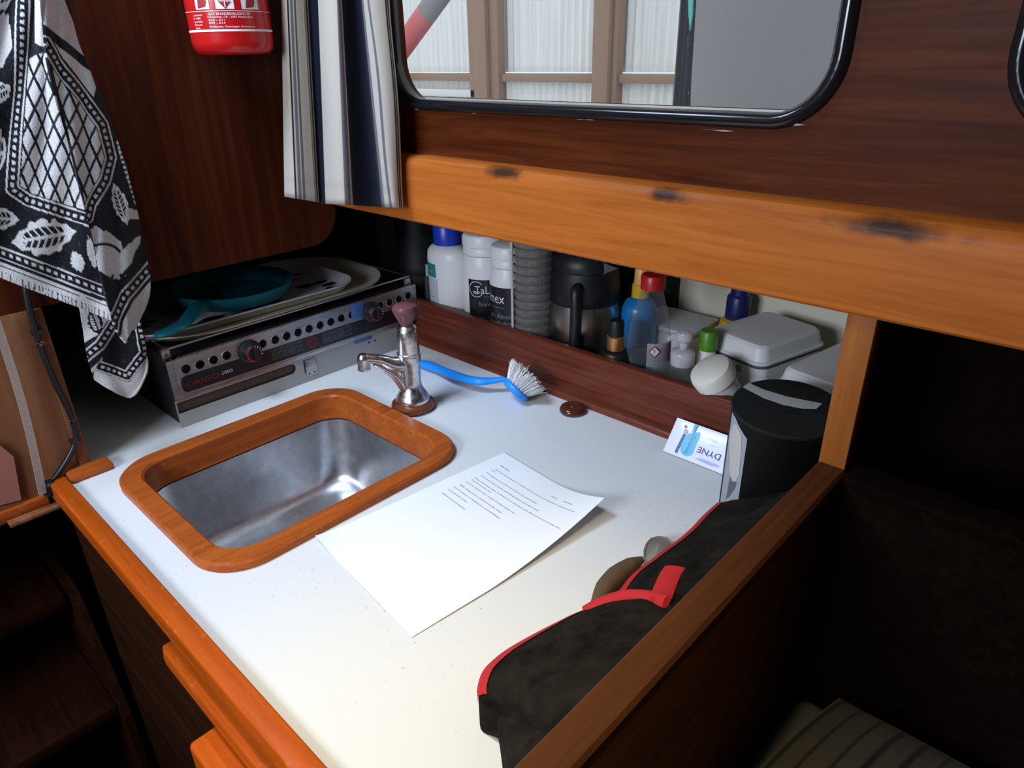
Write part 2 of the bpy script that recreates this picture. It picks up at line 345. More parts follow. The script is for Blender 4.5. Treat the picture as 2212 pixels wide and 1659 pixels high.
box('trim_1', (-.80, 1.10, 0), (-.63, 1.119, .40), M['strip_black'], label='dark upright strip on the hull lining beside the vacuum jug', cat='frame', **ST)  # near-black upright strip in front of the lining
box('trim_2', (-1.6, .70, .40), (1.6, 1.14, .44), M['deck_cream'], label='underside of the side deck roofing the bottle shelf', cat='deck', **ST)
# bulkhead with the stove opening
wl = struct('wall_left', 'dark mahogany bulkhead with the stove opening, red extinguisher on it', 'wall', (BX, .2, 0))
up = [(-.99, .242)] + [(.605 + .052 * math.sin(math.radians(a)), .294 - .052 * math.cos(math.radians(a))) for a in range(0, 91, 10)] + [(.657, 1.0), (-.99, 1.0)]
plate('upper_panel', up, [], lambda a, b, c: (BX - c, a, b), .016, M['mahog_v'], wl)
plate('lower_panel', [(-.4, -.012), (.186, -.012), (.186, .2415), (-.4, .2415)], [], lambda a, b, c: (BX + .001 - c, a, b), .016, M['worn'], wl, label='worn brown plywood panel with bare patches')
box('edge_batten', (BX - .02, .1865, -.008), (BX + .004, .2015, .2415), M['worn'], wl)
box('lower_batten', (BX - .02, -.4, -.030), (BX + .010, .138, -.0125), M['trim_y'], wl)
# cabin side with windows
WY = .69
g1 = rrect(-.565, .675, .618, .410, .052, 10); g2 = rrect(.175, .675, .570, .410, .052, 10)
hole1 = rrect(-.565, .675, .626, .418, .056, 10); hole2 = rrect(.175, .675, .578, .418, .056, 10)
plate('wall_back', [(-1.6, .31), (1.6, .31), (1.6, 1.0), (-1.6, 1.0)], [hole1, hole2], lambda a, b, c: (a, WY + c, b), .022, M['mahog_h'],
      label='mahogany cabin side with rounded window openings above the beam', cat='wall', **ST)
def window(n, g, cx, w, label):
    t = struct('window_%d' % n, label, 'window', (cx, WY, .46))
    cz, hh = .675, .410
    L = [(w + .0, hh + .0, .052, .010), (w + .0, hh, .052, -.006), (w + .012, hh + .012, .058, -.010), (w + .026, hh + .026, .065, -.008), (w + .030, hh + .030, .067, -.0003), (w + .004, hh + .004, .054, -.0003), (w + .004, hh + .004, .054, .010)]
    loft('frame', [[(x, WY + d, z) for x, z in rrect(cx, cz, a, b, r, 12)] for a, b, r, d in L], M['window_black'], t, closed=True, angle=60)
    fan('pane', [(x, WY + .006, z) for x, z in rrect(cx, cz, w + .002, hh + .002, .053, 12)], M['window_glass'], t)
    return t
w1 = window(1, g1, -.565, .618, 'rounded black-framed window looking out on the shed wall')
w2 = window(2, g2, .175, .570, 'black-framed window just showing at the right edge')
# smears of old sealant along the lower frame edge
for i, (u, v, l) in enumerate(((1030, 243, 40), (905, 236, 20), (1265, 258, 30), (1550, 281, 42), (1712, 268, 30), (1790, 195, 26), (1834, 105, 22))):
    p = on(u, v, 'y', WY - .001); du = .00045 * l
    vs = []
    for j in range(9):
        a = j / 8 * 2 - 1; h = .0014 * (1 - a * a) * (.6 + .4 * math.sin(7 * j + i))
        tilt = .9 * a * du if i > 4 else 0
        vs += [(p[0] + a * du * (.5 if i > 4 else 1), WY - .0015, p[2] - h + tilt), (p[0] + a * du * (.5 if i > 4 else 1), WY - .0025, p[2] + h * .6 + tilt)]
    obj('sealant_smear', vs, [(2 * j, 2 * j + 2, 2 * j + 3, 2 * j + 1) for j in range(8)], M['torn_paper'], w1)
# beam under the cabin side
prof = [(BY + .03, .300), (BY + .003, .300), (BY, .303), (BY, .380), (BY + .002, .387), (BY + .006, .392), (BY + .012, .3945), (BY + .03, .395)]
def beamloop(x): return [(x, y, z) for y, z in prof]
bt = struct('trim_3', 'long light brown beam with dark screw holes under the window', 'beam', (-.4, BY, .30))
loft('beam', [beamloop(-1.5), beamloop(-.9), beamloop(-.4), beamloop(.2), beamloop(1.5)], M['beam'], bt, cap0=True, cap1=True, angle=25)
for u, v, s in ((1076, 370, 1.0), (1436, 425, 1.0), (1885, 488, 2.2)):
    p = on(u, v, 'y', BY)
    lathe('screw_hole', [(.0, -.001), (.0034, -.001), (.0036, .0003), (.0, .0003)], (p[0], BY + .001, min(p[2], .379)), M['soft_black'], bt, n=16, axis=(0, -1, 0))
# settee side right of the divider (shade put into the near-black wood colour)
box('wall_settee', (-.165, .66, -.9), (1.58, .68, .128), M['shadewood'], label='settee backboard right of the galley divider, coloured near-black for shade', cat='wall', **ST)
box('trim_4', (-.165, .652, .1285), (1.58, .688, .137), M['shadewood'], label='thin capping rail on the dark settee backboard', cat='rail', **ST)

box('trim_5', (-.165, .88, -.9), (1.58, .90, .398), M['shadewood'], label='black board added for shade behind the settee backboard', cat='board', **ST)  # added black board stands in for shade over the pale hull lining
# ================================================================ GALLEY COUNTER
ct = thing('galley_counter', 'white galley counter with orange wooden edge trims', 'counter', (-.6, .45, -.9))
SXc, SYc, SW, SH = -.8165, .3985, .336, .386      # sink rim outer rectangle
hole = rrect(SXc, SYc, SW - .02, SH - .02, .06, 8)
plate('worktop', [(-1.58, .165), (-.1935, .165), (-.1935, 1.118), (-1.58, 1.118)], [hole], lambda a, b, c: (a, b, -c), .016, M['counter'], ct)
box('front_panel', (-1.0, .152, -.88), (-.1935, .164, -.0165), M['mahog_shade'], ct)
bm = bbox_bm((-1.03, .143, -.022), (-.1935, .1648, .0075), .0025, 3)
frombm('front_trim', bm, M['trim'], ct, smooth=True)
box('end_trim', (-1.028, .166, .0002), (-.999, .222, .012), M['trim_y'], ct, bev=.004)
# finger rail and catch block on the front
loft('finger_rail', [[(x, .152 - d * k, -.058 + zz * k) for d, zz in ((-.0, -.013), (.010, -.013), (.015, -.008), (.016, .004), (.014, .012), (.0, .013))] for x, k in ((-.672, .3), (-.668, .75), (-.655, 1), (-.40, 1), (-.195, 1))], M['trim'], ct, cap0=True, cap1=True, angle=30)
bm = bbox_bm((-.555, .112, -.118), (-.34, .151, -.075), .006, 3); frombm('catch_block', bm, M['trim'], ct, smooth=True)
tube('latch', [(-.60, .140, -.175), (-.60, .128, -.175)], .009, M['chrome'], ct, n=16)

# ---- back fiddle
fd = thing('back_fiddle', 'reddish mahogany fiddle board along the back of the counter', 'fiddle', (-.6, .83, 0))
box('board', (-1.06, .824, .0003), (-.192, .842, .088), M['fiddle'], fd, bev=.004)
loft('moulding', [[(x, .8235, .0004), (x, .812, .0004), (x, .812, .004), (x, .815, .009), (x, .8235, .012)] for x in (-1.06, -.6, -.192)], M['fiddle'], fd, cap0=True, cap1=True, angle=50)

# ---- divider with post
dv = thing('divider', 'low brown wooden divider with upright post, right of the counter', 'divider', (-.19, .45, -.1))
box('side_panel', (-.193, .150, -.88), (-.174, .70, .118), M['div_y'], dv, bev=.001)
loft('cap', [[(x, y, z) for x, z in ((-.199, .1185), (-.199, .129), (-.1965, .132), (-.172, .132), (-.169, .129), (-.169, .1185))] for y in (-.05, .3, .673)], M['div_y'], dv, cap0=True, cap1=True, angle=25)
box('post', (-.1985, .6745, .10), (-.1715, .70, .2995), M['div_z'], dv, bev=.0015)
box('upper_panel', (-.1905, .7005, -.0), (-.1745, 1.117, .398), M['mahog_v'], dv, bev=.0)

# ---- sink
sk = thing('sink', 'stainless sink set in an orange wooden rim', 'sink', (SXc, SYc, -.16))
def rl(w, h, r, z, n=10): return [(x, y, z) for x, y in rrect(SXc, SYc, w, h, r, n)]
IW, IH = SW - .056, SH - .056
loft('rim', [rl(SW, SH, .062, .0004), rl(SW, SH, .062, .009), rl(SW - .006, SH - .006, .060, .012), rl(IW + .006, IH + .006, .046, .012), rl(IW, IH, .043, .009), rl(IW - .004, IH - .004, .042, -.030), rl(IW + .012, IH + .012, .050, -.030), rl(IW + .012, IH + .012, .050, .0)], M['trim_y'], sk, closed=True, angle=35)
bz = [(IW + .011, .048, -.024), (IW + .011, .048, -.031), (IW - .001, .045, -.033), (IW - .008, .048, -.09), (IW - .016, .052, -.135), (IW - .028, .056, -.150), (IW - .055, .060, -.158), (IW - .12, .04, -.160), (.10, .03, -.162)]
dH = IH - IW
loft('basin', [rl(w, w + dH, r, z) for w, r, z in bz], M['steel'], sk, cap1=True, angle=60)
lathe('drain', [(.030, -.1615), (.030, -.1595), (.024, -.1595), (.020, -.1605), (.0, -.1605)], (SXc - .02, SYc, 0), M['chrome'], sk, n=28)

# ---- faucet
fx, fy = -.824, .627
fc = thing('faucet', 'old chrome pump tap with mauve knob on the counter beside the sink', 'faucet', (fx, fy, 0))
lathe('base_ring', [(.030, .0004), (.0345, .003), (.0360, .007), (.0345, .0115), (.029, .0145), (.0, .0145)], (fx, fy, 0), M['brown_ring'], fc, n=48)
lathe('body', [(.0275, .0147), (.028, .018), (.0265, .023), (.0215, .031), (.0172, .039), (.0158, .048), (.0156, .058), (.0164, .070), (.0178, .082), (.0184, .094), (.0178, .097), (.0, .097)], (fx, fy, 0), M['chrome'], fc, n=40)
bo = lathe('bonnet', [(.0190, .0972), (.0190, .0995), (.0176, .1005), (.0172, .118), (.0164, .136), (.0150, .142), (.011, .1455), (.008, .147), (.0, .147)], (fx, fy, 0), M['chrome'], fc, n=40)
lathe('knob', [(.0095, .147), (.011, .151), (.0165, .162), (.0195, .169), (.0200, .173), (.0185, .1775), (.012, .1805), (.0, .1815)], (fx, fy, 0), M['mauve'], fc, n=40)
tip = np.array(on(787, 797, 'z', .088)); tdir = (tip - np.array([fx, fy, .088])); tdir[2] = 0; ln = np.linalg.norm(tdir); tdir /= ln
def sp3(a, z): return np.array([fx, fy, 0]) + tdir * a + np.array([0, 0, z])
spath = smooth_path([sp3(.0, .080), sp3(.025, .084), sp3(ln * .6, .096), sp3(ln * .9, .104), sp3(ln, .104)], 8)
so = tube('spout', spath, [.0150, .0125, .0085, .0075, .0085], M['chrome'], fc, n=20)
lathe('spout_outlet', [(.0, .1145), (.006, .113), (.0088, .109), (.0094, .104), (.0094, .092), (.0100, .090), (.0100, .087), (.0075, .087), (.0075, .092), (.0, .092)], (fx + tdir[0] * ln, fy + tdir[1] * ln, 0), M['chrome'], so, n=28)
web = [sp3(.012, .030), sp3(.016, .045), sp3(.028, .066), sp3(.045, .082), sp3(.058, .092)]
tube('spout_web', smooth_path(web, 6), [.006, .0075, .0065, .0045, .003], M['chrome'], fc, n=12)

# ---- brown round fitting
kb = thing('deck_cap', 'small round dark brown cap on the counter against the fiddle', 'cap', (-.617, .788, 0))
lathe('disc', [(.0195, .0004), (.0215, .003), (.0215, .006), (.019, .010), (.013, .0125), (.009, .0128), (.0075, .0115), (.0, .0110)], (-.617, .788, 0), M['plug_brown'], kb, n=40)
lathe('centre_dimple', [(.006, .0112), (.0055, .0122), (.0, .0124)], (-.617, .788, 0), M['plug_brown'], kb, n=20)
# ================================================================ STOVE
SX = -1.045
def S(cx, cy): p = on(300 + cx / 3.4563, 480 + cy / 3.4563, 'x', SX); return p[1], p[2]
sv = thing('stove', 'two-burner steel spirit stove with a perforated front, at the counter end', 'stove', (-1.2, .57, 0))
yl, yr = .338, .826
box('body', (-1.40, yl + .004, .0005), (SX - .012, yr - .004, .112), M['soft_black'], sv, bev=.002)
hc = [S(a, b) for a, b in ((350, 1095), (455, 1062), (557, 1028), (655, 995), (922, 908), (1017, 878), (1102, 850), (1187, 822), (1270, 795), (1352, 768), (1432, 742), (1510, 715), (1588, 690), (1803, 620), (1870, 598), (1940, 575), (2008, 550))]
HR = .0074
plate('front_panel', [(yl, .047), (yr, .047), (yr, .121), (yl, .114)], [[(y + HR * math.cos(a), z + HR * math.sin(a)) for a in np.linspace(0, 2 * math.pi, 18, endpoint=False)] for y, z in hc],
      lambda a, b, c: (SX - c, a, b), .0015, M['stove'], sv)
for y, z in hc:
    lathe('vent_collar', [(HR - .0002, -.001), (HR - .0002, .0006), (HR + .0007, .0009), (HR + .0014, .0003)], (SX, y, z), M['stove'], sv, n=18, axis=(1, 0, 0), caps=False)
def F(y, z, o=.0003): return (SX + o, y, z)
bnd = fan('label_band', [F(y, z) for y, z in rrect((.353 + .818) / 2, .070, .818 - .353, .0275, .009, 6)], M['label_black'], sv)
out = rrect((.347 + .8225) / 2, .0835, .8225 - .347, .066, .012, 6); inn = rrect((.347 + .8225) / 2, .0835, .8225 - .347 - .0012, .0648, .0115, 6)
plate('outline_bead', out, [inn], lambda a, b, c: F(a, b + (a - .347) * .012, .0002 + c), .0006, M['stove'], sv)
def ST_(a0, b0): return lambda a, b: F(a0 + a, b0 + b, .0006)
text('brand_lettering', 'ORIGO', ST_(.3585, .0645), M['print_red'], bnd, width=.055, height=.0085)
text('model_lettering', '3000', ST_(.4170, .0660), M['print_white'], bnd, width=.019, height=.0062)
def paras(y0, y1, z0, z1, n):
    for i in range(n):
        z = z0 - (z0 - z1) * (i + .5) / n; w = (y1 - y0) * (1 if i % 3 != 2 else .72)
        s = ['This stove uses methylated spirit', 'Do not leave the stove unattended', 'when in use. Fill fuel away', 'from open flame or heat sources'][i % 4]
        text('instruction_line', s, (lambda zz: lambda a, b: F(y0 + a, zz + b, .0006))(z), M['print_dim'], bnd, width=w, height=.0016)
paras(.507, .566, .082, .061, 8); paras(.607, .669, .081, .061, 8)
plate('warning_emblem', [(.5858 + .0095 * math.cos(a), .0705 + .0095 * math.sin(a)) for a in np.linspace(0, 2 * math.pi, 24, endpoint=False)], [[(.5858 + .0078 * math.cos(a), .0705 + .0078 * math.sin(a)) for a in np.linspace(0, 2 * math.pi, 24, endpoint=False)]], lambda a, b, c: F(a, b, .0006), 0, M['print_red'], bnd)
for q in (-1, 1):
    c_ = (.5858, .0705); fan('emblem_bar', [F(c_[0] + x * .7071 - q * y * .7071, c_[1] + q * x * .7071 + y * .7071, .0007) for x, y in ((-.006, -.0011), (.006, -.0011), (.006, .0011), (-.006, .0011))], M['print_red'], bnd)
for yk, zk in (S(825, 962), S(1735, 668)):
    k = lathe('knob', [(.0195, .0005), (.0195, .003), (.0175, .0045), (.0155, .006), (.0150, .016), (.0135, .0185), (.0, .019)], (SX, yk, zk), M['black'], sv, n=36, axis=(1, 0, 0))
    arc = np.radians(np.arange(100, 331, 10))
    o_ = []
    for r in (.0138, .0115): o_.append([F(yk + r * math.cos(a), zk + r * math.sin(a), .0193) for a in arc])
    obj('red_arc', o_[0] + o_[1], [(i, i + 1, len(arc) + i + 1, len(arc) + i) for i in range(len(arc) - 1)], M['red_cap'], k)
    for a in np.radians((82, 58, 34, 10, -14)):
        obj('tick_mark', [F(yk + r * math.cos(a) + s * .0007 * math.sin(a), zk + r * math.sin(a) - s * .0007 * math.cos(a), .0193) for r, s in ((.0098, -1), (.0098, 1), (.0140, 1), (.0140, -1))], [(0, 1, 2, 3)], M['print_white'], k)
    box('grip', (SX + .019, yk - .0022, zk - .012), (SX + .027, yk + .0022, zk + .012), M['black'], k, bev=.001)
# lower front with the long finger slot and hinge plate
sl = rrect((.30 + .548) / 2, .034, .548 - .30, .019, .0094, 8); sl = [(max(a, yl + .0015), b) for a, b in sl]
seen = []; [seen.append(p) for p in sl if not seen or (abs(p[0] - seen[-1][0]) + abs(p[1] - seen[-1][1])) > 1e-5]
plate('lower_front', [(yl, .0006), (yr - .02, .0006), (yr - .02, .0465), (yl, .0465)], [seen], lambda a, b, c: (SX - .002 - c, a, b), .0015, M['stove_low'], sv)
box('slot_back', (SX - .0115, yl + .001, .022), (SX - .0065, .56, .046), M['slot_reflection_brown'], sv, bev=0)  # brown colour paints in a dim reflection seen in the slot
box('hinge_plate', (SX - .002, .5655, .010), (SX - .0006, .588, .042), M['stove'], sv, bev=.0003)
for yy in (.571, .582): lathe('rivet', [(.0017, 0), (.0014, .0008), (.0, .001)], (SX - .0006, yy, .015), M['black'], sv, n=10, axis=(1, 0, 0))
box('hinge_gap', (SX - .0018, .5635, .018), (SX - .0003, .5655, .042), M['black'], sv, bev=0)
for yy in (.705, .719): lathe('screw', [(.0021, 0), (.0018, .0007), (.0, .0009)], (SX - .002, yy, .0335), M['black'], sv, n=10, axis=(1, 0, 0))
box('reflection_patch', (SX, .672, .087), (SX + .0008, .700, .118), flat('blue_reflection', (.05, .12, .30), .35), sv, bev=.0003)  # blue reflection in the steel, painted as thin coloured patches here and below
box('reflection_patch_low', (SX - .0019, .672, .040), (SX - .0009, .712, .0465), M['blue_reflection'], sv, bev=.0003)
tube('pan_rail', [(-1.395, yl + .008, .130), (-1.056, yl + .008, .130), (-1.056, yr - .008, .136), (-1.395, yr - .008, .136)], .0022, M['stove'], sv, n=8)
for yy, zz in ((yl + .006, .1145), (yr - .012, .1155)):
    b_ = box('rail_bracket', (-1.060, yy - .007, zz - .002), (-1.052, yy + .007, zz + .018), M['stove'], sv, bev=.002)
    lathe('rivet', [(.003, 0), (.0024, .001), (.0, .0014)], (-1.052, yy, zz + .008), M['mauve'], b_, n=12, axis=(1, 0, 0))
for yy in (.455, .70): lathe('burner', [(.06, .1122), (.06, .118), (.05, .119), (.03, .1155), (.0, .1155)], (-1.225, yy, 0), M['black'], sv, n=32)

# trays and pan on the stove
def tray(name, label, cx, cy, w, h, r, z, m, lip=.012, deep=.010):
    t = thing(name, label, 'tray', (cx, cy, z))
    def q(dw, dz, dr=0): return [(x, y, z + dz) for x, y in rrect(cx, cy, w - dw, h - dw, max(.02, r - dw / 2), 12)]
    loft('shell', [q(.05, .0), q(.03, .001), q(.006, deep), q(.0, deep + .001), q(.0, deep + .0035), q(.008, deep + .0032), q(.036, .0035), q(.06, .0028)], m, t, cap0=True, cap1=True, angle=50)
    return t
t1 = tray('serving_tray', 'large cream oval tray lying under the other trays on the stove', -1.222, .572, .315, .502, .13, .1195, M['cream_tray'])
t2 = tray('patterned_tray', 'white tray with black cow spots between cream tray and teal pan', -1.214, .530, .250, .415, .06, .1245, M['white_tray'], deep=.014)
for i in range(34):
    y_ = .36 + .35 * rng.random(); x_ = -1.30 + .18 * rng.random(); a0 = rng.random() * 6
    rr = .006 + .010 * rng.random()
    pts = [(x_ + rr * .7 * math.cos(a) * (1 + .25 * math.sin(2 * a + a0)), y_ + rr * 1.3 * math.sin(a) * (1 + .2 * math.cos(3 * a + a0)), .1275 + .0004) for a in np.linspace(0, 2 * math.pi, 14, endpoint=False)]
    fan('cow_spot', pts, M['cow_spot'], t2)
pn = thing('teal_pan', 'teal frying pan with its handle pointing at the towel', 'pan', (-1.19, .52, .139))
pc = (-1.195, .53)
lathe('bowl', [(.0, .1395), (.075, .1395), (.088, .143), (.100, .162), (.104, .166), (.106, .165), (.1045, .161), (.092, .1415), (.085, .1385), (.0, .1385)], (*pc, 0), M['teal'], pn, n=48)
hp = [np.array([*pc, .160]) + np.array([.10 * .60, -.10 * .80, 0]), on(425, 665, 'z', .163), on(395, 700, 'z', .158), on(358, 718, 'z', .152), on(338, 722, 'z', .150)]
tube('handle', smooth_path(hp, 8), [.016, .014, .012, .014, .011], M['teal'], pn, n=16, flat=.45)
# things in the dark corner left of the bottles
cn = thing('black_canister', 'black ribbed canister in the dark corner behind the stove', 'canister', (-1.155, .93, 0))
lathe('can', [(.048, .0004), (.050, .004)] + [(.050 - .0012 * (i % 2), .01 + .007 * i) for i in range(14)] + [(.050, .112), (.044, .120), (.044, .19), (.0, .19)], (-1.155, .93, 0), M['soft_black'], cn, n=36)
lathe('lid', [(.047, .1902), (.047, .225), (.040, .232), (.0, .232)], (-1.155, .93, 0), M['black'], cn, n=36)
tn = thing('grey_tin', 'dark grey storage tin far back in the stove corner', 'tin', (-1.435, 1.03, 0))
box('tin_body', (-1.50, .98, .0004), (-1.37, 1.09, .21), M['mat_grey'], tn, bev=.006); box('tin_lid', (-1.503, .977, .2105), (-1.367, 1.093, .24), M['mat_grey'], tn, bev=.006)
kf = thing('knife', 'thin blade leaning in the dark corner left of the blue-capped bottle', 'knife', (-1.25, 1.03, 0))
a_, b_ = on(884, 480, 'y', 1.06), on(902, 555, 'y', 1.03); dr = (b_ - a_) / np.linalg.norm(b_ - a_); sd = np.array([.006, 0, 0])
low_ = a_ + dr * ((.03 - a_[2]) / dr[2])
top_ = a_ - dr * .02
obj('blade', [top_ - sd, top_ + sd, low_ + sd, low_ - sd, *(p + np.array([0, .0012, 0]) for p in (top_ - sd, top_ + sd, low_ + sd, low_ - sd))], [(0, 1, 2, 3), (7, 6, 5, 4), (0, 4, 5, 1), (1, 5, 6, 2), (2, 6, 7, 3), (3, 7, 4, 0)], M['thermos_steel'], kf)
tube('handle', [low_, low_ + dr * .028], .006, M['soft_black'], kf, n=10)
lg = thing('steel_lighter', 'slim steel lighter standing left of the blue-capped bottle', 'lighter', (-1.05, .86, 0))
p_ = on(921, 575, 'y', .862)
lathe('tube', [(.007, .0004), (.0075, .002), (.0075, .125), (.006, .128), (.0, .128)], (p_[0], .862, 0), M['soft_black'], lg, n=16)
lathe('nozzle', [(.0045, .1282), (.0045, .152), (.003, .153), (.0, .153)], (p_[0], .862, 0), M['chrome'], lg, n=16)

# ================================================================ BOTTLES ON THE SHELF
def wrap(cx, cy, r, a0, z0, sx=1, sy=1):
    """writing wrapped round an upright bottle, starting at angle a0 (radians, -pi/2 faces the aisle)"""
    def f(a, b):
        t = a0 + a / r; return (cx + (r + .0006) * sx * math.cos(t), cy + (r + .0006) * sy * math.sin(t), z0 + b)
    return f
def patch(name, cx, cy, r, a0, a1, z0, z1, m, parent, n=16, sx=1, sy=1, off=.0003, **k):
    vs = []
    for i in range(n + 1):
        t = a0 + (a1 - a0) * i / n
        for z in (z0, z1): vs.append((cx + (r + off) * sx * math.cos(t), cy + (r + off) * sy * math.sin(t), z))
    return obj(name, vs, [(2 * i, 2 * i + 2, 2 * i + 3, 2 * i + 1) for i in range(n)], m, parent, smooth=True, **k)
D = math.radians
# white bottle, blue cap
c = (-1.003, .880); b1 = thing('cleaner_bottle', 'white plastic bottle with a blue screw cap, leftmost on the shelf', 'bottle', (*c, 0))
bd = lathe('bottle_body', [(.046, .0004), (.049, .004), (.049, .170), (.047, .184), (.040, .192), (.030, .196), (.026, .198), (.0, .198)], (*c, 0), M['white_plastic'], b1, sy=.72)
lathe('cap', [(.0275, .1985), (.0275, .232), (.025, .236), (.0, .236)], (*c, 0), M['blue_cap'], b1, n=32)
patch('teal_label', *c, .049, D(-140), D(-90), .136, .163, M['teal_label'], bd, sy=.72)
patch('pale_label', *c, .049, D(-140), D(-86), .02, .134, M['print_grey'], bd, sy=.72, off=.0002)
text('lettering', 'clean', wrap(*c, .049, D(-122), .145, 1, .72), M['yellow'], bd, width=.017, height=.007)
for i in range(9): text('small_print', 'gebruik en dosering' if i % 2 else 'veiligheid advies', wrap(*c, .0492, D(-124), .095 - .009 * i, 1, .72), M['teal_label'], bd, width=.022, height=.003)
# two fuel bottles with black labels
def fuel(c, r, label, lines, a_lab0, a_lab1, ztop, zlab):
    t = thing('fuel_bottle', label, 'bottle', (*c, 0), group='white fuel bottles with black labels')
    H = ztop
    b = lathe('bottle_body', [(r - .002, .0004), (r, .004), (r, H - .068), (r - .001, H - .060), (r - .004, H - .050), (r - .005, H - .046), (.0, H - .046)], (*c, 0), M['white_plastic'], t)
    lathe('cap', [(r - .0055, H - .0455), (r - .003, H - .043), (r - .003, H - .032), (r - .0045, H - .030), (r - .002, H - .028), (r - .002, H - .014), (r - .005, H - .008), (r - .012, H - .005), (.0, H - .004)], (*c, 0), M['white_plastic'], t)
    lb = patch('label', *c, r, a_lab0, a_lab1, .030, zlab, M['label_black'], b)
    for s, a, z, w, h, m in lines: text('lettering', s, wrap(*c, r, D(a), z), M[m], lb, width=w, height=h)
    return lb
c1 = (-.913, .893); r1 = .045
lb = fuel(c1, r1, 'white fuel bottle with black label, between blue-capped bottle and its twin', [('TaLamex', -74, .126, .070, .0150, 'print_white'), ('marine products', -52, .119, .032, .0028, 'print_dim'), ('Brandalcohol', -64, .102, .052, .0085, 'print_dim'), ('Brand - Alcool', -38, .089, .046, .0080, 'print_dim')], D(-92), D(30), .238, .152)
for r_, a0, a1 in ((.0145, 40, 330), (.0085, 215, 330), (.0055, 215, 330)):
    f = wrap(*c1, r1, D(-70), .134); aa = np.radians(np.arange(a0, a1, 10)); w = .0007
    obj('logo_ring', [f(R * math.cos(t), R * math.sin(t)) for R in (r_ - w, r_ + w) for t in aa], [(i, i + 1, len(aa) + i + 1, len(aa) + i) for i in range(len(aa) - 1)], M['print_white'], lb)
f = wrap(*c1, r1, D(-76), .0); fr = [(.0, .080), (.062, .080), (.062, .036), (.0, .036)]
for (x0, z0), (x1, z1) in zip(fr, fr[1:] + fr[:1]):
    n_ = 10; obj('picture_frame', [f(x0 + (x1 - x0) * i / n_ + (.0004 * s if x0 == x1 else 0), z0 + (z1 - z0) * i / n_ + (.0004 * s if z0 == z1 else 0)) for i in range(n_ + 1) for s in (-1, 1)], [(2 * i, 2 * i + 2, 2 * i + 3, 2 * i + 1) for i in range(n_)], M['print_dim'], lb)
fan('printed_stove', [f(*p) for p in ((.006, .062), (.013, .073), (.050, .073), (.058, .062), (.050, .058), (.014, .058))], M['print_dim'], lb)
for q in (.019, .042): fan('printed_burner', [f(q + .005 * math.cos(a), .067 + .0022 * math.sin(a)) + np.zeros(3) for a in np.linspace(0, 6.28, 12, endpoint=False)], M['label_black'], lb)
c2 = (-.832, .875); r2 = .0385
fuel(c2, r2, 'white fuel bottle partly hidden by the stack of clear cups', [('mex', -118, .126, .036, .019, 'print_white'), ('products', -108, .117, .028, .0030, 'print_dim'), ('ol - Alcool', -116, .098, .048, .0090, 'print_dim'), ('Brandalkohol', -124, .085, .050, .0080, 'print_dim')], D(-150), D(-20), .232, .155)
# stack of clear cups
cc = (-.777, .876)
cup = None
for i in range(14):
    z = .004 + .0152 * i
    if cup is None:
        cup = lathe('plastic_cup', [(.0, .0002), (.0285, .0), (.0305, .002), (.0362, .036), (.0370, .0375), (.0372, .041), (.0370, .0445), (.0358, .0445), (.0298, .0035), (.0, .0030)], (0, 0, 0), M['cup_plastic'], None, n=28, label='clear plastic cup nested in the tall stack beside the vacuum jug', cat='cup', group='stack of clear cups on the shelf')
        o = cup
    else:
        o = cup.copy(); COL.objects.link(o)
    o.location = (cc[0], cc[1], z)
sv_ = thing('cup_sleeve', 'clear plastic sleeve with a speckled edge round the cup stack', 'sleeve', (*cc, 0))
box('speckled_edge', (cc[0] - .0215, cc[1] - .0375, .0005), (cc[0] - .0165, cc[1] - .0345, .26), M['torn_paper'], sv_, bev=.0005)
box('clear_edge', (cc[0] + .0395, cc[1] - .030, .0005), (cc[0] + .0405, cc[1] - .020, .26), M['clear_plastic'], sv_, bev=0)
# vacuum jug
c = (-.7035, .925); tj = thing('vacuum_jug', 'steel vacuum jug with black lid and handle on the shelf', 'jug', (*c, 0))
lathe('flask', [(.060, .0004), (.064, .004), (.065, .08), (.064, .12), (.058, .150), (.0, .150)], (*c, 0), M['thermos_steel'], tj, n=48)
ld = lathe('collar', [(.060, .139), (.0615, .142), (.0600, .175), (.057, .196), (.0, .196)], (*c, 0), M['black'], tj, n=48)
lathe('lid', [(.0565, .1965), (.0580, .200), (.0555, .214), (.046, .228), (.030, .235), (.0, .237)], (*c, 0), M['black'], tj, n=48)
hx = on(1243, 700, 'y', .857)[0]
tube('handle', smooth_path([(hx - .010, .878, .176), (hx - .004, .862, .172), (hx, .857, .14), (hx, .856, .10), (hx - .002, .857, .06), (hx - .008, .868, .045)], 8), .0095, M['black'], tj, n=16)
obj('spout', [(c[0] + .052, c[1] - .022, .196), (c[0] + .052, c[1] + .012, .196), (c[0] + .074, c[1] - .010, .208), (c[0] + .050, c[1] - .020, .216), (c[0] + .050, c[1] + .010, .216)], [(0, 1, 2), (3, 2, 4), (0, 2, 3), (1, 4, 2), (0, 3, 4, 1)], M['black'], tj)
# dropper bottle: black with bronze collar
c = (-.592, .864); db = thing('dropper_bottle', 'small black bottle with a bronze collar beside the vacuum jug', 'bottle', (*c, 0))
lathe('bottle_body', [(.024, .0004), (.026, .003), (.026, .082), (.022, .090), (.012, .0935), (.0, .0935)], (*c, 0), M['black'], db, n=28)
lathe('collar', [(.0145, .0937), (.0145, .116), (.013, .1175), (.0, .1175)], (*c, 0), M['bronze'], db, n=28)
lathe('cap', [(.0125, .1177), (.0125, .138), (.011, .1425), (.006, .145), (.0, .1455)], (*c, 0), M['black'], db, n=28)
text('lettering', 'BIO', wrap(*c, .026, D(-115), .076), M['print_dim'], db, width=.010, height=.003)
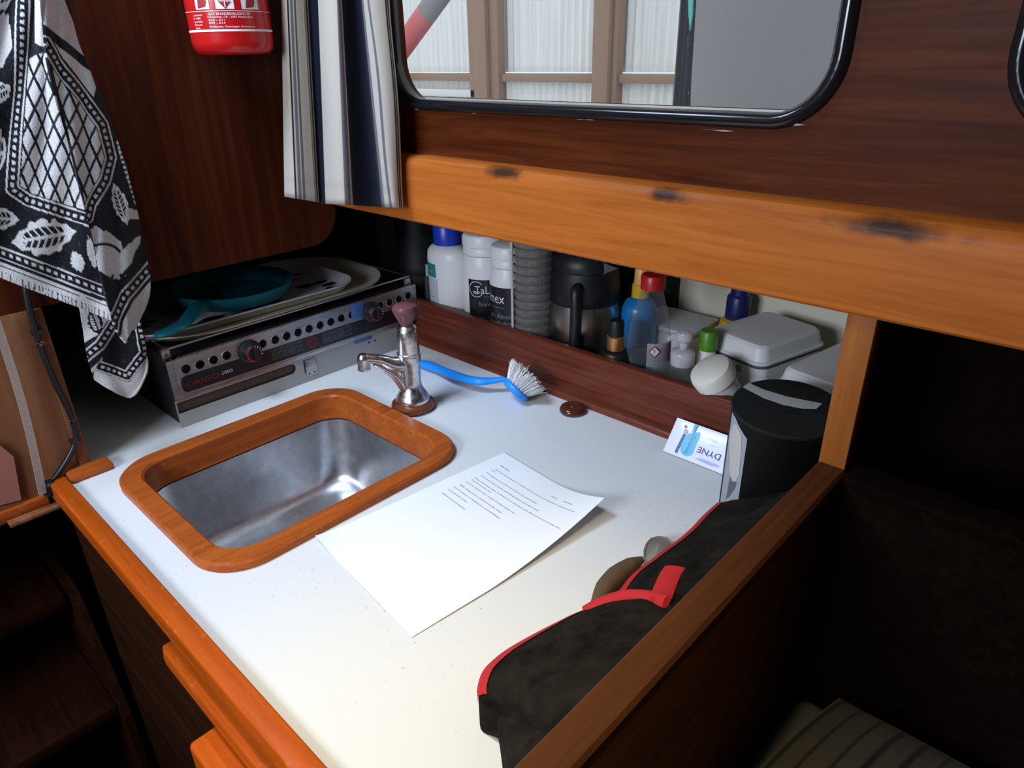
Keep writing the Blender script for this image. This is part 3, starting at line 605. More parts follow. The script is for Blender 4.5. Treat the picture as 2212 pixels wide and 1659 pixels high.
# blue spray bottle
c = (-.618, .968); bs = thing('spray_bottle', 'round blue bottle with a yellow spray head behind the clear bottle', 'bottle', (*c, 0))
lathe('bottle_body', [(.029, .0004), (.031, .004), (.031, .09), (.031, .115), (.030, .130), (.024, .143), (.013, .150), (.0, .150)], (*c, 0), flat('spray_blue', (.01, .16, .42), .25), bs, n=32)
lathe('neck', [(.0150, .1502), (.0145, .172), (.0, .178)], (*c, 0), M['yellow'], bs, n=24)
lathe('nozzle', [(.0120, .1722), (.0115, .196), (.009, .201), (.0, .2015)], (*c, 0), M['orange_tip'], bs, n=24)
tube('red_pipe', [(c[0] + .014, c[1] - .004, .192), (c[0] + .012, c[1] - .006, .160)], .0016, M['red_cap'], bs, n=8)
# clear bottle with red cap
c = (-.548, .892); rb = thing('clear_bottle', 'clear plastic bottle with red cap and hazard label', 'bottle', (*c, 0))
cb = lathe('bottle_body', [(.032, .0004), (.036, .004), (.037, .06), (.036, .11), (.031, .15), (.0205, .180), (.0175, .192), (.0175, .197)], (*c, 0), M['clear_plastic'], rb, n=40, sx=1.0, sy=.85)
lathe('liquid', [(.030, .0024), (.0345, .006), (.0355, .06), (.0345, .085), (.0, .085)], (*c, 0), M['clear_plastic'], cb, n=32, sy=.84)
lathe('cap', [(.0188, .1972), (.0188, .216), (.017, .219), (.0, .219)], (*c, 0), M['red_cap'], rb, n=28)
ll = patch('label', *c, .0355, D(-66), D(25), .012, .118, M['label_grey'], cb, sy=.85)
f = wrap(*c, .0368, D(-46), .105, 1, .85)
for (q, m_, o_) in ((.0100, 'red_cap', 0), (.0078, 'label_white', .0003)):
    fan('hazard_diamond', [np.array(f(x * q, z * q)) + np.array([0, -o_, 0]) for x, z in ((0, 1), (.5, .5), (1, 0), (.5, -.5), (0, -1), (-.5, -.5), (-1, 0), (-.5, .5))], M[m_], ll)
text('hazard_mark', '!', lambda a, b: np.array(f(a - .0009, b - .004)) + np.array([0, -.0007, 0]), M['black'], ll, height=.0085)
for i in range(10): text('small_print', 'gevaar - licht ontvlambaar vloeistof en damp', wrap(*c, .0362, D(-62), .086 - .006 * i, 1, .85), M['print_grey'], ll, width=.040, height=.0022)
# soap dispenser
c = (-.470, .862); sd_ = thing('soap_bottle', 'clear soap dispenser with a milky pump in front of the hazard bottle', 'bottle', (*c, 0))
loft('bottle_body', [[(x, y, z) for x, y in rrect(c[0] - .004, c[1], w, d, .015, 6)] for w, d, z in ((.080, .028, .0005), (.086, .032, .004), (.086, .032, .086), (.078, .028, .094), (.04, .024, .099), (.028, .024, .102))], M['clear_plastic'], sd_, cap0=True)
lathe('collar', [(.0165, .1022), (.0175, .104), (.0175, .122), (.0155, .1245), (.008, .127), (.0, .127)], (*c, 0), M['milky_plastic'], sd_, n=28)
lathe('pump_stem', [(.0062, .1272), (.0062, .138), (.0, .138)], (*c, 0), M['milky_plastic'], sd_, n=16)
lathe('pump_head', [(.0, .1382), (.0085, .1384), (.0115, .141), (.0125, .147), (.0105, .153), (.005, .1555), (.0, .156)], (*c, 0), M['milky_plastic'], sd_, n=28)
tube('pump_nozzle', [(c[0], c[1], .148), (c[0] - .012, c[1] - .012, .147), (c[0] - .018, c[1] - .019, .143)], [.006, .0045, .004], M['milky_plastic'], sd_, n=12)
# white jar lying tilted
ax = np.array([-.32, -.50, .80]); ax /= np.linalg.norm(ax); base = np.array([-.392, .868, .068])
wj = thing('white_jar', 'small white jar with cream lid tilted on the shelf beside the bin', 'jar', (base[0], base[1], 0))
lathe('jar_body', [(.0, 0), (.018, .0), (.022, .003), (.025, .03), (.0265, .042), (.0, .042)], base, M['white_plastic'], wj, n=32, axis=ax)
lathe('lid', [(.028, .042), (.0305, .044), (.031, .058), (.029, .064), (.024, .067), (.012, .069), (.0, .0695)], base, M['cream_plastic'], wj, n=36, axis=ax)
lathe('support', [(.02, .0005), (.022, .003), (.022, .06), (.02, .063), (.0, .063)], (-.385, .886, 0), M['white_plastic'], wj, n=28)
# green capped tube
c = (-.4495, .897); gb = thing('green_cap_bottle', 'white bottle with a green cap behind the soap pump', 'bottle', (*c, 0))
lathe('bottle_body', [(.0125, .0005), (.0138, .003), (.0138, .112), (.011, .121), (.0, .121)], (*c, 0), M['white_plastic'], gb, n=28)
lathe('cap', [(.0135, .1212), (.0137, .149), (.012, .1512), (.0, .1515)], (*c, 0), M['green_cap'], gb, n=28)
# navy and yellow bottle at the back
c = (-.491, 1.075); nb = thing('glue_bottle', 'yellow bottle with navy cap standing behind the white boxes', 'bottle', (*c, 0))
lathe('bottle_body', [(.030, .0005), (.032, .003), (.032, .085), (.026, .108), (.018, .112), (.0, .112)], (*c, 0), M['yellow'], nb, n=28)
lathe('cap', [(.0205, .1122), (.0203, .148), (.0185, .152), (.0155, .154), (.0140, .176), (.0, .176)], (*c, 0), M['navy'], nb, n=28)
# white tub against the lining
tb = thing('white_tub', 'flat white tub against the cream lining behind the clear bottle', 'tub', (-.56, 1.04, 0))
box('tub', (-.640, .990, .0005), (-.530, 1.085, .088), M['ledge_white'], tb, bev=.006); box('tub_lid', (-.643, .987, .0885), (-.527, 1.088, .098), M['ledge_white'], tb, bev=.003)
# two white storage boxes
def sbox(name, label, c, w, d, rz, h, lettering):
    t = thing(name, label, 'box', (*c, 0)); rot = Matrix.Rotation(rz, 4, 'Z')
    def q(w_, d_, r, z): return [tuple(Vector((c[0], c[1], 0)) + rot @ Vector((x, y, z))) for x, y in rrect(0, 0, w_, d_, r, 8)]
    bd = loft('box_body', [q(w - .014, d - .014, .014, .0005), q(w - .008, d - .008, .016, .004), q(w - .004, d - .004, .018, h - .034)], M['white_plastic'], t, cap0=True, cap1=True)
    loft('seal', [q(w - .002, d - .002, .018, h - .0338), q(w - .001, d - .001, .018, h - .030), q(w - .006, d - .006, .018, h - .0295)], M['mat_grey'], t, cap0=True, cap1=True)
    loft('lid', [q(w, d, .018, h - .0293), q(w + .004, d + .004, .02, h - .027), q(w + .004, d + .004, .02, h - .024), q(w - .002, d - .002, .018, h - .023), q(w - .010, d - .010, .016, h - .005), q(w - .018, d - .018, .014, h - .001), q(w - .03, d - .03, .012, h)], M['white_plastic'], t, cap0=True, cap1=True, angle=30)
    if lettering:
        def f(a, b): v = rot @ Vector((-.046 + a, -d / 2 + .0012, .0935 + b)); return (c[0] + v.x, c[1] + v.y, v.z)
        text('lettering', lettering, lambda a, b: f(a + .35 * b, b), M['soft_black'], bd, width=.066, height=.012)
    return t
sbox('storage_box', 'white storage box with black seal and script lettering, left of its pair', (-.402, .985), .115, .150, D(-14), .142, 'vermicelli')
sbox('storage_box', 'white lidded storage box squeezed against the post, right of its pair', (-.268, .955), .110, .170, D(-10), .132, None)
# ================================================================ BIN
bc = (-.2604, .734); br = .0615
bn = thing('bin', 'black cylindrical bin with slotted lid in the counter corner', 'bin', (*bc, 0))
def ztilt(x, y): return .152 + .11 * ((x - bc[0]) * -.33 + (y - bc[1]) * .94)
n_ = 64; rings = []
for r, dz in ((br - .001, None), (br, None)): pass
def circ(r, zf): return [(bc[0] + r * math.cos(a), bc[1] + r * math.sin(a), zf(bc[0] + r * math.cos(a), bc[1] + r * math.sin(a))) for a in np.linspace(0, 2 * math.pi, n_, endpoint=False)]
sh = loft('shell', [circ(br - .002, lambda x, y: .0005), circ(br, lambda x, y: .004), circ(br, lambda x, y: ztilt(x, y) - .004)], M['bin_black'], bn, cap0=True)
ld = loft('lid', [circ(br + .0005, lambda x, y: ztilt(x, y) - .0038), circ(br + .0008, lambda x, y: ztilt(x, y) - .001), circ(br - .0008, lambda x, y: ztilt(x, y)), circ(br * .5, ztilt)], M['bin_lid'], bn, cap1=True, angle=30)
LP, LN = (bc[0], bc[1], .152), np.array([.11 * .33, -.11 * .94, 1.0])
pxpoly('slot', [(1604, 838), (1612, 852), (1640, 872), (1680, 888), (1730, 897), (1762, 893), (1772, 885), (1740, 884), (1700, 879), (1660, 868), (1630, 853)], LP, LN, M['black'], ld, .0006)
pxpoly('slot_flap', [(1617, 828), (1650, 843), (1700, 858), (1740, 866), (1776, 873), (1763, 885), (1730, 884), (1690, 876), (1650, 862), (1604, 838)], LP, LN, M['lid_slot_grey'], ld, .0010)
def oncyl(u, v, c, r):
    d = ray(u, v); o = CAM - np.array([c[0], c[1], 0]); a = d[0] ** 2 + d[1] ** 2; b = 2 * (o[0] * d[0] + o[1] * d[1]); q = o[0] ** 2 + o[1] ** 2 - r * r
    dis = max(b * b - 4 * a * q, 0); return CAM + d * ((-b - math.sqrt(dis)) / (2 * a))
def cylpoly(name, px, m, off, parent):
    vs = [oncyl(u, v, bc, br) for u, v in px]; c3 = np.array([bc[0], bc[1], 0])
    vs = [p + off * np.array([p[0] - bc[0], p[1] - bc[1], 0]) / br for p in vs]
    return vs
pa = oncyl(1607, 1000, bc, br); ang1 = math.atan2(pa[1] - bc[1], pa[0] - bc[0]); pa = oncyl(1552, 1000, bc, br); ang0 = math.atan2(pa[1] - bc[1], pa[0] - bc[0])
if ang0 < 0: ang0 += 2 * math.pi
if ang1 < 0: ang1 += 2 * math.pi
vs = []; nn = 14
for i in range(nn + 1):
    t = ang0 + .25 + (ang1 - ang0 - .25) * i / nn; x, y = bc[0] + (br + .0004) * math.cos(t), bc[1] + (br + .0004) * math.sin(t)
    rag = .0015 * math.sin(9 * i) if i > 9 else 0
    vs += [(x, y, .012 + rag + (.0012 * max(0, i - 9))), (x, y, min(ztilt(x, y) - .006, .150 - .0016 * i))]
sl = obj('side_label', vs, [(2 * i, 2 * i + 2, 2 * i + 3, 2 * i + 1) for i in range(nn)], M['label_grey'], bn, smooth=True)
def strip(name, left, right, m, off):
    nc_ = 6; k = len(left); vs = []
    for c_ in range(nc_ + 1): vs += cylpoly(name, [(a[0] + (b[0] - a[0]) * c_ / nc_, a[1] + (b[1] - a[1]) * c_ / nc_) for a, b in zip(left, right)], m, off, None)
    return obj(name, vs, [(c_ * k + i, c_ * k + i + 1, (c_ + 1) * k + i + 1, (c_ + 1) * k + i) for c_ in range(nc_) for i in range(k - 1)], m, sl)
strip('torn_paper', [(1585, 918), (1578, 940), (1577, 960), (1578, 990), (1576, 1015), (1582, 1038)], [(1592, 916), (1603, 945), (1602, 975), (1599, 1005), (1598, 1025), (1588, 1041)], M['torn_paper'], .0008)
strip('dark_mark', [(1578, 1030), (1574, 1050), (1570, 1072), (1569, 1077)], [(1592, 1042), (1588, 1055), (1576, 1073), (1570, 1077)], M['mat_grey'], .0007)

# ================================================================ DISH BRUSH
bh = thing('dish_brush', 'blue dish brush with white bristles lying on the counter', 'brush', (-.80, .75, 0))
hp = [on(907, 784, 'z', .010), on(940, 794, 'z', .012), on(985, 812, 'z', .017), on(1030, 823, 'z', .021), on(1065, 822, 'z', .023), on(1090, 818, 'z', .026)]
path = smooth_path(hp, 8)
hd = tube('handle', path, [.0078, .0100, .0088, .0100, .0086, .0094, .0072, .0062, .0056], M['brush_blue'], bh, n=14, flat=.75)
e0 = np.array(path[0]); ed = np.array(path[0]) - np.array(path[3]); ed /= np.linalg.norm(ed)
ring = [e0 + ed * .009 + .0075 * (math.cos(a) * ed + math.sin(a) * np.array([ed[1], -ed[0], 0])) for a in np.linspace(0, 2 * math.pi, 20)]
tube('hang_loop', ring, .0026, M['brush_blue'], bh, n=8)
hc_ = np.array(on(1112, 842, 'z', .022)); ax = np.array([.30, .62, .60]); ax /= np.linalg.norm(ax)
lathe('head', [(.0, -.007), (.016, -.0065), (.024, -.004), (.0265, .0), (.0265, .004), (.024, .006), (.0, .006)], hc_, M['brush_blue'], bh, n=36, axis=ax)
q_ = Vector((0, 0, 1)).rotation_difference(Vector(ax)); vs = []; fs = []
for i in range(900):
    r = .0225 * math.sqrt(rng.random()); a = rng.random() * 6.2832; x, y = r * math.cos(a), r * math.sin(a)
    spl = .52 + .10 * rng.standard_normal(); ln_ = .030 + .003 * rng.standard_normal()
    dx, dy = spl * x / .0225 + .06 * rng.standard_normal(), spl * y / .0225 + .06 * rng.standard_normal()
    d = np.array([dx, dy, 1.0]); d /= np.linalg.norm(d); p0 = np.array([x, y, .005]); p1 = p0 + d * ln_
    if (q_ @ Vector(p1)).z + hc_[2] < .002: continue
    s1 = np.cross(d, [rng.random() - .5, rng.random() - .5, .1]); s1 /= np.linalg.norm(s1); s2 = np.cross(d, s1); k = len(vs)
    for p, w in ((p0, .00050), (p1, .00042)):
        for j in range(3):
            v = p + w * (math.cos(2.094 * j) * s1 + math.sin(2.094 * j) * s2); v = q_ @ Vector(v); vs.append((hc_[0] + v.x, hc_[1] + v.y, hc_[2] + v.z))
    fs += [(k, k + 1, k + 4, k + 3), (k + 1, k + 2, k + 5, k + 4), (k + 2, k, k + 3, k + 5), (k + 3, k + 4, k + 5)]
obj('bristles', vs, fs, M['bristle'], bh, kind='stuff')

# ================================================================ PAPER
A = math.radians(-6.26); e1 = np.array([math.cos(A), math.sin(A)]); e2 = np.array([math.sin(A), -math.cos(A)])
T0 = np.array([-.643, .325]) - .297 * e2
def ppos(u, v, off=0):
    s = max(0, (u - .10) / .11) ** 1.8 * max(0, 1 - v / .20) ** 1.5; z = .0012 + .026 * s + .0006 * math.sin(40 * u + 9) * math.sin(25 * v) + .0006 + .004 * max(0, (v - .26) / .037) ** 2 * max(0, 1 - u / .05)
    p = T0 + e1 * (u - .010 * s) + e2 * (v + .004 * s); return (p[0], p[1], z + off)
pa_ = thing('paper_sheet', 'white sheet of paper with printed notes lying on the counter', 'paper', (-.52, .45, 0))
nu, nv = 42, 56
vs = [ppos(.21 * i / nu, .297 * j / nv) for j in range(nv + 1) for i in range(nu + 1)]
fs = [(j * (nu + 1) + i, (j + 1) * (nu + 1) + i, (j + 1) * (nu + 1) + i + 1, j * (nu + 1) + i + 1) for j in range(nv) for i in range(nu)]
m = mat('paper', (.88, .88, .88), .85, spec=.1)
sheet = obj('sheet', vs, fs, m, pa_, smooth=True)
def uvp(px, py):
    p = on(px, py, 'z', .002)[:2] - T0; return p @ e1, p @ e2
for s, a, b in (('Marieke:', (1080, 1006), (1100, 1018)), ('Watertank leeg pompen en via vouden vullen met antivries en pompen tot er antivries uit de kraan', (1068, 1013), (1256, 1122)), ('komt.', (1061, 1015), (1070, 1020)),
                ('WC leegpompen en vullen met antivries even doorpompen.', (1050, 1021), (1160, 1092)), ("Accu's aan de lader houden aanwezig zijn tijdens winter klaar maken.", (1038, 1027), (1166, 1110)),
                ('Motor winter klaar maken, waterfilter los en pekel als en vullen filter met antivries tot uitlaat water', (1025, 1032), (1220, 1158)), ('Koud en dan motor stop.', (1018, 1036), (1060, 1064)),
                ('Controle Oliepeil, filters, V-snaar, Koeling, Impeller enz.', (1006, 1040), (1113, 1112)), ('Bilge leegpompen (vuilwaterpomp. hulp)', (993, 1047), (1086, 1108)),
                ('Inspectie pompen en slangklemmen op beschadigingen.', (979, 1051), (1082, 1122)), ('Controle Zink anodes.', (968, 1057), (1008, 1086)), ('Afdekken met zeil dekkleed', (954, 1065), (1005, 1100)),
                ('Winter', (1190, 1075), (1206, 1084)), ('2023-2024', (1220, 1093), (1243, 1104))):
    u0, v0 = uvp(*a); u1, v1 = uvp(*b)
    text('printed_line', s, (lambda u0, v0: lambda x, y: ppos(u0 + x, v0 - y, .00025))(u0, v0), M['ink'], sheet, width=max(.006, u1 - u0), height=.0021 if s != 'Marieke:' else .0028)

# ================================================================ SACHET
sc_ = thing('sachet', 'small white and blue printed sachet leaning on the fiddle beside the bin', 'sachet', (-.40, .79, 0))
s0, s1 = np.array([-.441, .7775, .0012]), np.array([-.441, .8105, .0425]); upv = s1 - s0; nS = np.cross([1, 0, 0], upv); nS /= np.linalg.norm(nS)
if nS @ (CAM - s0) < 0: nS = -nS
def sq(a, b, o=0): return s0 + np.array([a, 0, 0]) + upv * b + nS * (o + .0010 * math.sin(math.pi * min(max(a / .105, 0), 1)) * math.sin(math.pi * min(max(b, 0), 1)))
vs = []; fs = []; nu, nv = 16, 8
for o in (0.0012, 0):
    vs += [sq(.105 * i / nu, j / nv, o if 0 < i < nu and 0 < j < nv else .0004 * (o > 0)) for j in range(nv + 1) for i in range(nu + 1)]
K = (nu + 1) * (nv + 1)
for j in range(nv):
    for i in range(nu):
        a = j * (nu + 1) + i; fs += [(a, a + 1, a + nu + 2, a + nu + 1), (K + a + nu + 1, K + a + nu + 2, K + a + 1, K + a)]
pk = obj('foil_packet', vs, fs, M['sachet_white'], sc_, smooth=True)
def C2(cx, cy): return 1420 + cx / 11.85, 890 + cy / 11.85
P0 = s0 + nS * .0024
def sp_(name, pts, m, off=.0): return pxpoly(name, [C2(*p) for p in pts], P0, nS, M[m], pk, off)
sp_('blue_splash', [(590, 900), (610, 790), (660, 680), (730, 590), (820, 550), (900, 540), (1010, 520), (1090, 520), (1090, 640), (1020, 780), (960, 920), (900, 1060), (820, 1120), (720, 1125), (640, 1080), (590, 1010)], 'sachet_blue')
sp_('cyan_band', [(960, 315), (1050, 340), (740, 1060), (650, 1050), (690, 960), (870, 560)], 'sachet_cyan', .0003)
sp_('purple_strip', [(670, 550), (725, 580), (495, 1055), (440, 1015)], 'sachet_purple', .0003)
sp_('orange_drop', [(690, 370), (715, 325), (750, 340), (765, 380), (740, 410), (700, 405)], 'sachet_orange', .0003)
sp_('round_seal', [(730 + 55 * math.cos(a), 500 + 60 * math.sin(a)) for a in np.linspace(0, 6.28, 18, endpoint=False)], 'print_grey', .0003)
sp_('lavender_swoosh', [(960, 1170), (1150, 1210), (1400, 1310), (1560, 1375), (1560, 1410), (1380, 1375), (1180, 1290), (1050, 1230)], 'sachet_lav', .0003)
def tline(a, b):
    """writing from pixel a to pixel b on the sachet, upright to the left of its run"""
    pa, pb = (onplane(*C2(*q), P0, nS) for q in (a, b)); d = (pb - pa); w = np.linalg.norm(d); d /= w; u = np.cross(nS, d)
    return (lambda x, y: pa + d * x + u * y + nS * .0006), w
for s, a, b, h, m_ in (('Deep Clean Oxi', (710, 1000), (960, 480), .0030, 'sachet_white'), ('corega', (830, 990), (1010, 560), .0022, 'print_grey'), ('reinigt tot in de diepte', (500, 1030), (695, 600), .0014, 'print_white')):
    f, w = tline(a, b); text('lettering', s, f, M[m_], pk, width=w, height=h)
f, w = tline((1640, 1100), (1060, 880)); text('lettering', 'DYNE', f, M['sachet_purple'], pk, width=w, height=.0090)
for a, b in (((1560, 770), (1290, 655)), ((1560, 800), (1400, 740)), ((1560, 900), (1330, 840))):
    f, w = tline(a, b); text('small_print', 'tabletten voor een dagelijkse reiniging', f, M['sachet_lav'], pk, width=w, height=.0011)

# ================================================================ OVEN GLOVE
gl = thing('oven_glove', 'black oven glove with red binding leaning on the divider', 'glove', (-.27, .45, 0))
GN = np.array([-.30, 0, .95]); GN = GN / np.linalg.norm(GN)
def resample(px, n):
    p = np.array(smooth_path([(a, b, 0) for a, b in px], 6))[:, :2]; d = np.r_[0, np.cumsum(np.linalg.norm(np.diff(p, axis=0), axis=1))]
    t = np.linspace(0, d[-1], n); return np.stack([np.interp(t, d, p[:, 0]), np.interp(t, d, p[:, 1])], 1)
def gpatch(name, left, zl, yr, zr, m, bulge=.008, n=40, k=18, xr=-.2015):
    """cloth between a traced left edge at height zl and the divider face, from y = yr[0] to yr[1] at height zr"""
    Lp = resample(left, n); top = []
    for i in range(n):
        s_ = i / (n - 1); a = np.array(on(*Lp[i], 'z', zl)); b = np.array([xr, yr[0] + (yr[1] - yr[0]) * s_, zr])
        for j in range(k + 1):
            t = j / k
            s = math.sin(math.pi * min(1, t * 1.15 + .02)) ** .8 * math.sin(math.pi * (i + .5) / n) ** .35
            p = a * (1 - t) + b * t + np.array([0, 0, bulge * s + .0014 * math.sin(9 * t + i * .22) * min(1, 4 * t)])
            p[0] = min(p[0], xr); top.append(p)
    bot = [np.array([p[0], p[1], max(.001, p[2] - (zl - .001) - .04 * (j_ % (k + 1)) / k)]) for j_, p in enumerate(top)]
    vs = top + bot; K = len(top); fs = []
    for i in range(n - 1):
        for j in range(k):
            a = i * (k + 1) + j; fs += [(a, a + 1, a + k + 2, a + k + 1), (K + a + k + 1, K + a + k + 2, K + a + 1, K + a)]
    edge = [i * (k + 1) for i in range(n)] + [(n - 1) * (k + 1) + j for j in range(1, k + 1)] + [i * (k + 1) + k for i in range(n - 2, -1, -1)] + [j for j in range(k - 1, 0, -1)]
    for a, b in zip(edge, edge[1:] + edge[:1]): fs.append((a, K + a, K + b, b))
    obj(name, vs, fs, m, gl, smooth=True, angle=70)
    return [[top[i * (k + 1) + j] for j in range(k + 1)] for i in range(n)]
def ribbon(name, rows, w=.010, off=.0012):
    """red binding: a flat strip of width w along the traced edge, turned down at the outside"""
    vs = []
    for r in rows:
        r0, r1 = np.array(r[0]), np.array(r[2]); d = (r1 - r0) / (np.linalg.norm(r1 - r0) + 1e-9)
        e = r0 - d * .0015
        vs += [np.array([e[0], e[1], max(.001, e[2] - .008)]), e + np.array([0, 0, off]), r0 + d * w * .5 + np.array([0, 0, off * 1.6]), r0 + d * w + np.array([0, 0, off])]
    return obj(name, vs, [(i * 4 + j, i * 4 + j + 1, i * 4 + 5 + j, i * 4 + 4 + j) for i in range(len(rows) - 1) for j in range(3)], M['red_trim'], gl, smooth=True, angle=180)
ubl = [(1550, 1088), (1521, 1114), (1495, 1142), (1468, 1166), (1431, 1193), (1404, 1214), (1370, 1240), (1345, 1270), (1330, 1300)]
el = gpatch('glove_strip', ubl, .024, (.664, .455), .100, M['glove'], .003); ribbon('strip_binding', el, .009)
lbl = [(1262, 1322), (1219, 1339), (1148, 1376), (1100, 1404), (1073, 1424), (1047, 1450), (1035, 1480), (1034, 1505), (1050, 1518), (1086, 1526)]
el2 = gpatch('glove_pocket', lbl, .040, (.475, .255), .112, M['glove'], .007); ribbon('pocket_binding', el2[:34], .012, .0014)
pb = [on(u, v, 'z', z) for u, v, z in ((1262, 1320, .043), (1290, 1304, .052), (1320, 1293, .062), (1350, 1286, .073), (1385, 1286, .086), (1416, 1292, .098), (1440, 1300, .106))]
tube('opening_binding', smooth_path(pb, 5), .0058, M['red_trim'], gl, n=10, up=(-.5, -.5, .7), flat=.6)
gpatch('glove_tail', [(1090, 1524), (1074, 1538), (1078, 1570), (1082, 1600), (1086, 1630), (1092, 1659), (1094, 1690)], .026, (.300, .170), .100, M['glove'], .004)
st = [on(u, v, 'z', z) for u, v, z in ((1426, 1294, .103), (1436, 1268, .097), (1448, 1240, .093), (1458, 1225, .092))]
tube('hanging_strap', smooth_path(st, 5), .010, M['red_trim'], gl, n=10, up=GN, flat=.15)
lp = [on(u, v, 'z', .010) for u, v in ((1288, 1302), (1305, 1272), (1332, 1243), (1362, 1222), (1388, 1208))]
tube('quilted_lining', smooth_path(lp, 6), [.006, .010, .011, .009, .0035], M['glove_lining'], gl, n=14)
ms = thing('metal_scoop', 'small grey metal piece sticking out from under the oven glove', 'utensil', (-.36, .56, 0))
tp = [on(u, v, 'z', .014) for u, v in ((1392, 1207), (1392, 1190), (1397, 1176), (1407, 1165), (1422, 1161), (1442, 1163), (1452, 1172), (1462, 1190), (1440, 1206), (1415, 1214))]
cp = np.mean(tp, 0) + np.array([0, 0, .006]); K = len(tp)
obj('cup', [*tp, *(np.array([p[0], p[1], .0006]) for p in tp), cp], [*((i, (i + 1) % K, K + (i + 1) % K, K + i) for i in range(K)), *(((i + 1) % K, i, 2 * K) for i in range(K)), tuple(range(K, 2 * K))], flat('dull_metal', (.40, .38, .34), .4, metal=.7), ms)
tube('rim_wire', [p + np.array([0, 0, .0006]) for p in tp[:8]], .0014, M['dull_metal'], ms, n=8)

# ================================================================ CURTAIN
cu = thing('curtain', 'cream and navy striped curtain hanging at the left of the window', 'curtain', (-.93, .60, .28))
# stripe edges: (bottom px, top px, colour)
CR, GRY, NAVY, BLK = (.42, .37, .31), (.12, .115, .12), (.005, .006, .014), (.012, .012, .015)
CUB = [615, 638, 642, 645, 652, 655, 660, 680, 682, 684, 686, 689, 691, 704, 745, 758, 762, 766, 822, 826, 832, 837, 843, 849, 864, 866, 868, 870, 873]
CUT = [606, 613, 617, 619, 624, 627, 629, 645, 648, 650, 653, 656, 659, 682, 722, 727, 729, 732, 763, 766, 769, 772, 778, 782, 822, 825, 827, 829, 832]
CUC = [CR, BLK, CR, GRY, CR, GRY, CR, BLK, CR, BLK, CR, BLK, NAVY, CR, GRY, CR, BLK, NAVY, BLK, GRY, CR, CR, GRY, CR, BLK, CR, BLK, CR]
nc, nr = 220, 44; vs = []; cols = []
tb_ = np.linspace(0, 1, nc); B = np.array(CUB); Tt = np.array(CUT); kk = np.linspace(0, 1, len(B))
pb_ = np.linspace(CUB[0], CUB[-1], nc); fr_ = np.interp(pb_, B, kk); pt_ = np.interp(fr_, kk, Tt)
xb = np.interp(pb_, [615, 690, 700, 765, 820, 873], [425, 437, 440, 443, 447, 449])
fold = .017 * np.sin(np.interp(pb_, [615, 645, 682, 697, 740, 762, 795, 824, 850, 873], np.array([0, 2, 3.4, 5.2, 7.5, 9, 10.5, 12, 14, 15.7])))
for j in range(nr + 1):
    t = j / nr
    for i in range(nc):
        u = pb_[i] * (1 - t) + pt_[i] * t + 2.2 * math.sin(t * 9 + i * .05) * (i > nc * .85); v = xb[i] * (1 - t) + (-160) * t
        f_ = i / (nc - 1); p0 = np.array([-.985 + .125 * f_, .545 + .098 * f_, 0]); nn_ = np.array([.62, -.78, 0])
        vs.append(onplane(u, v, p0 + nn_ * (fold[i] * (1 - .35 * t) + .012), (.62, -.78, 0)))
        kx = min(len(CUC) - 1, max(0, int(np.searchsorted(B, pb_[i], side='right')) - 1)); cc_ = np.array(CUC[kx]); 
        cols.append(cc_ * (.93 if abs(t - .065) < .008 else 1))
o = obj('cloth', vs, [(j * nc + i, j * nc + i + 1, (j + 1) * nc + i + 1, (j + 1) * nc + i) for j in range(nr) for i in range(nc - 1)], M['curtain_cloth'], cu, smooth=True, angle=180); vcol(o, cols)
sm = o.modifiers.new('thickness', 'SOLIDIFY'); sm.thickness = .0012; sm.offset = 0

# ================================================================ FIRE EXTINGUISHER
ec = (-.973, .497); er = .0515
ex = thing('fire_extinguisher', 'red fire extinguisher hanging on the dark bulkhead', 'extinguisher', (*ec, .53))
cy = lathe('cylinder', [(.0, .531), (.036, .5312), (.045, .533), (.0495, .538), (er, .546), (er, .80), (.044, .83), (.02, .85), (.0, .85)], (*ec, 0), M['ext_red'], ex, n=64)
lathe('valve', [(.014, .851), (.014, .875), (.02, .88), (.02, .90), (.0, .90)], (*ec, 0), M['black'], ex, n=24)
for zz in (.70,): patch('strap', *ec, er, 0, 2 * math.pi, zz, zz + .018, M['black'], ex, n=48, off=.0012)
zE = lambda v: on(505, v, 'x', ec[0] + er)[2]
zl = zE(65)
patch('white_line', *ec, er, D(-110), D(75), zl - .0012, zl + .0012, M['label_white'], cy, n=40)
patch('thin_line', *ec, er, D(-110), D(75), zE(23) - .0003, zE(23) + .0003, M['label_white'], cy, n=40)
fa = math.degrees(math.atan2(-ec[1], -ec[0]))           # angle that faces the camera
def ang(u, v):
    p = oncyl(u, v, ec, er); return math.atan2(p[1] - ec[1], p[0] - ec[0])
for u0, u1 in ((422, 451), (465, 505), (521, 556)):
    s_ = patch('pictogram', *ec, er, ang(u0, 10), ang(u1, 10), zE(19), zE(19) + .026, M['label_white'], cy, n=8)
    f = wrap(*ec, er, (ang(u0, 10) + ang(u1, 10)) / 2, zE(2)); q = .0085
    fan('pictogram_mark', [np.array(f(x * q, z * q)) + np.array([.0004, 0, 0]) for x, z in (((0, -1), (.9, 0), (0, 1), (-.9, 0)) if u0 == 465 else ((-.8, -.9), (.5, -.7), (.8, 0), (.5, .9), (-.5, .6)))], M['print_red'], s_)
    if u0 == 465:
        for x, z in ((.8, .07), (.07, .8)): fan('cross_bar', [np.array(f(a * x * q, b * z * q)) + np.array([.0008, 0, 0]) for a, b in ((-1, -1), (1, -1), (1, 1), (-1, 1))], M['label_white'], s_)
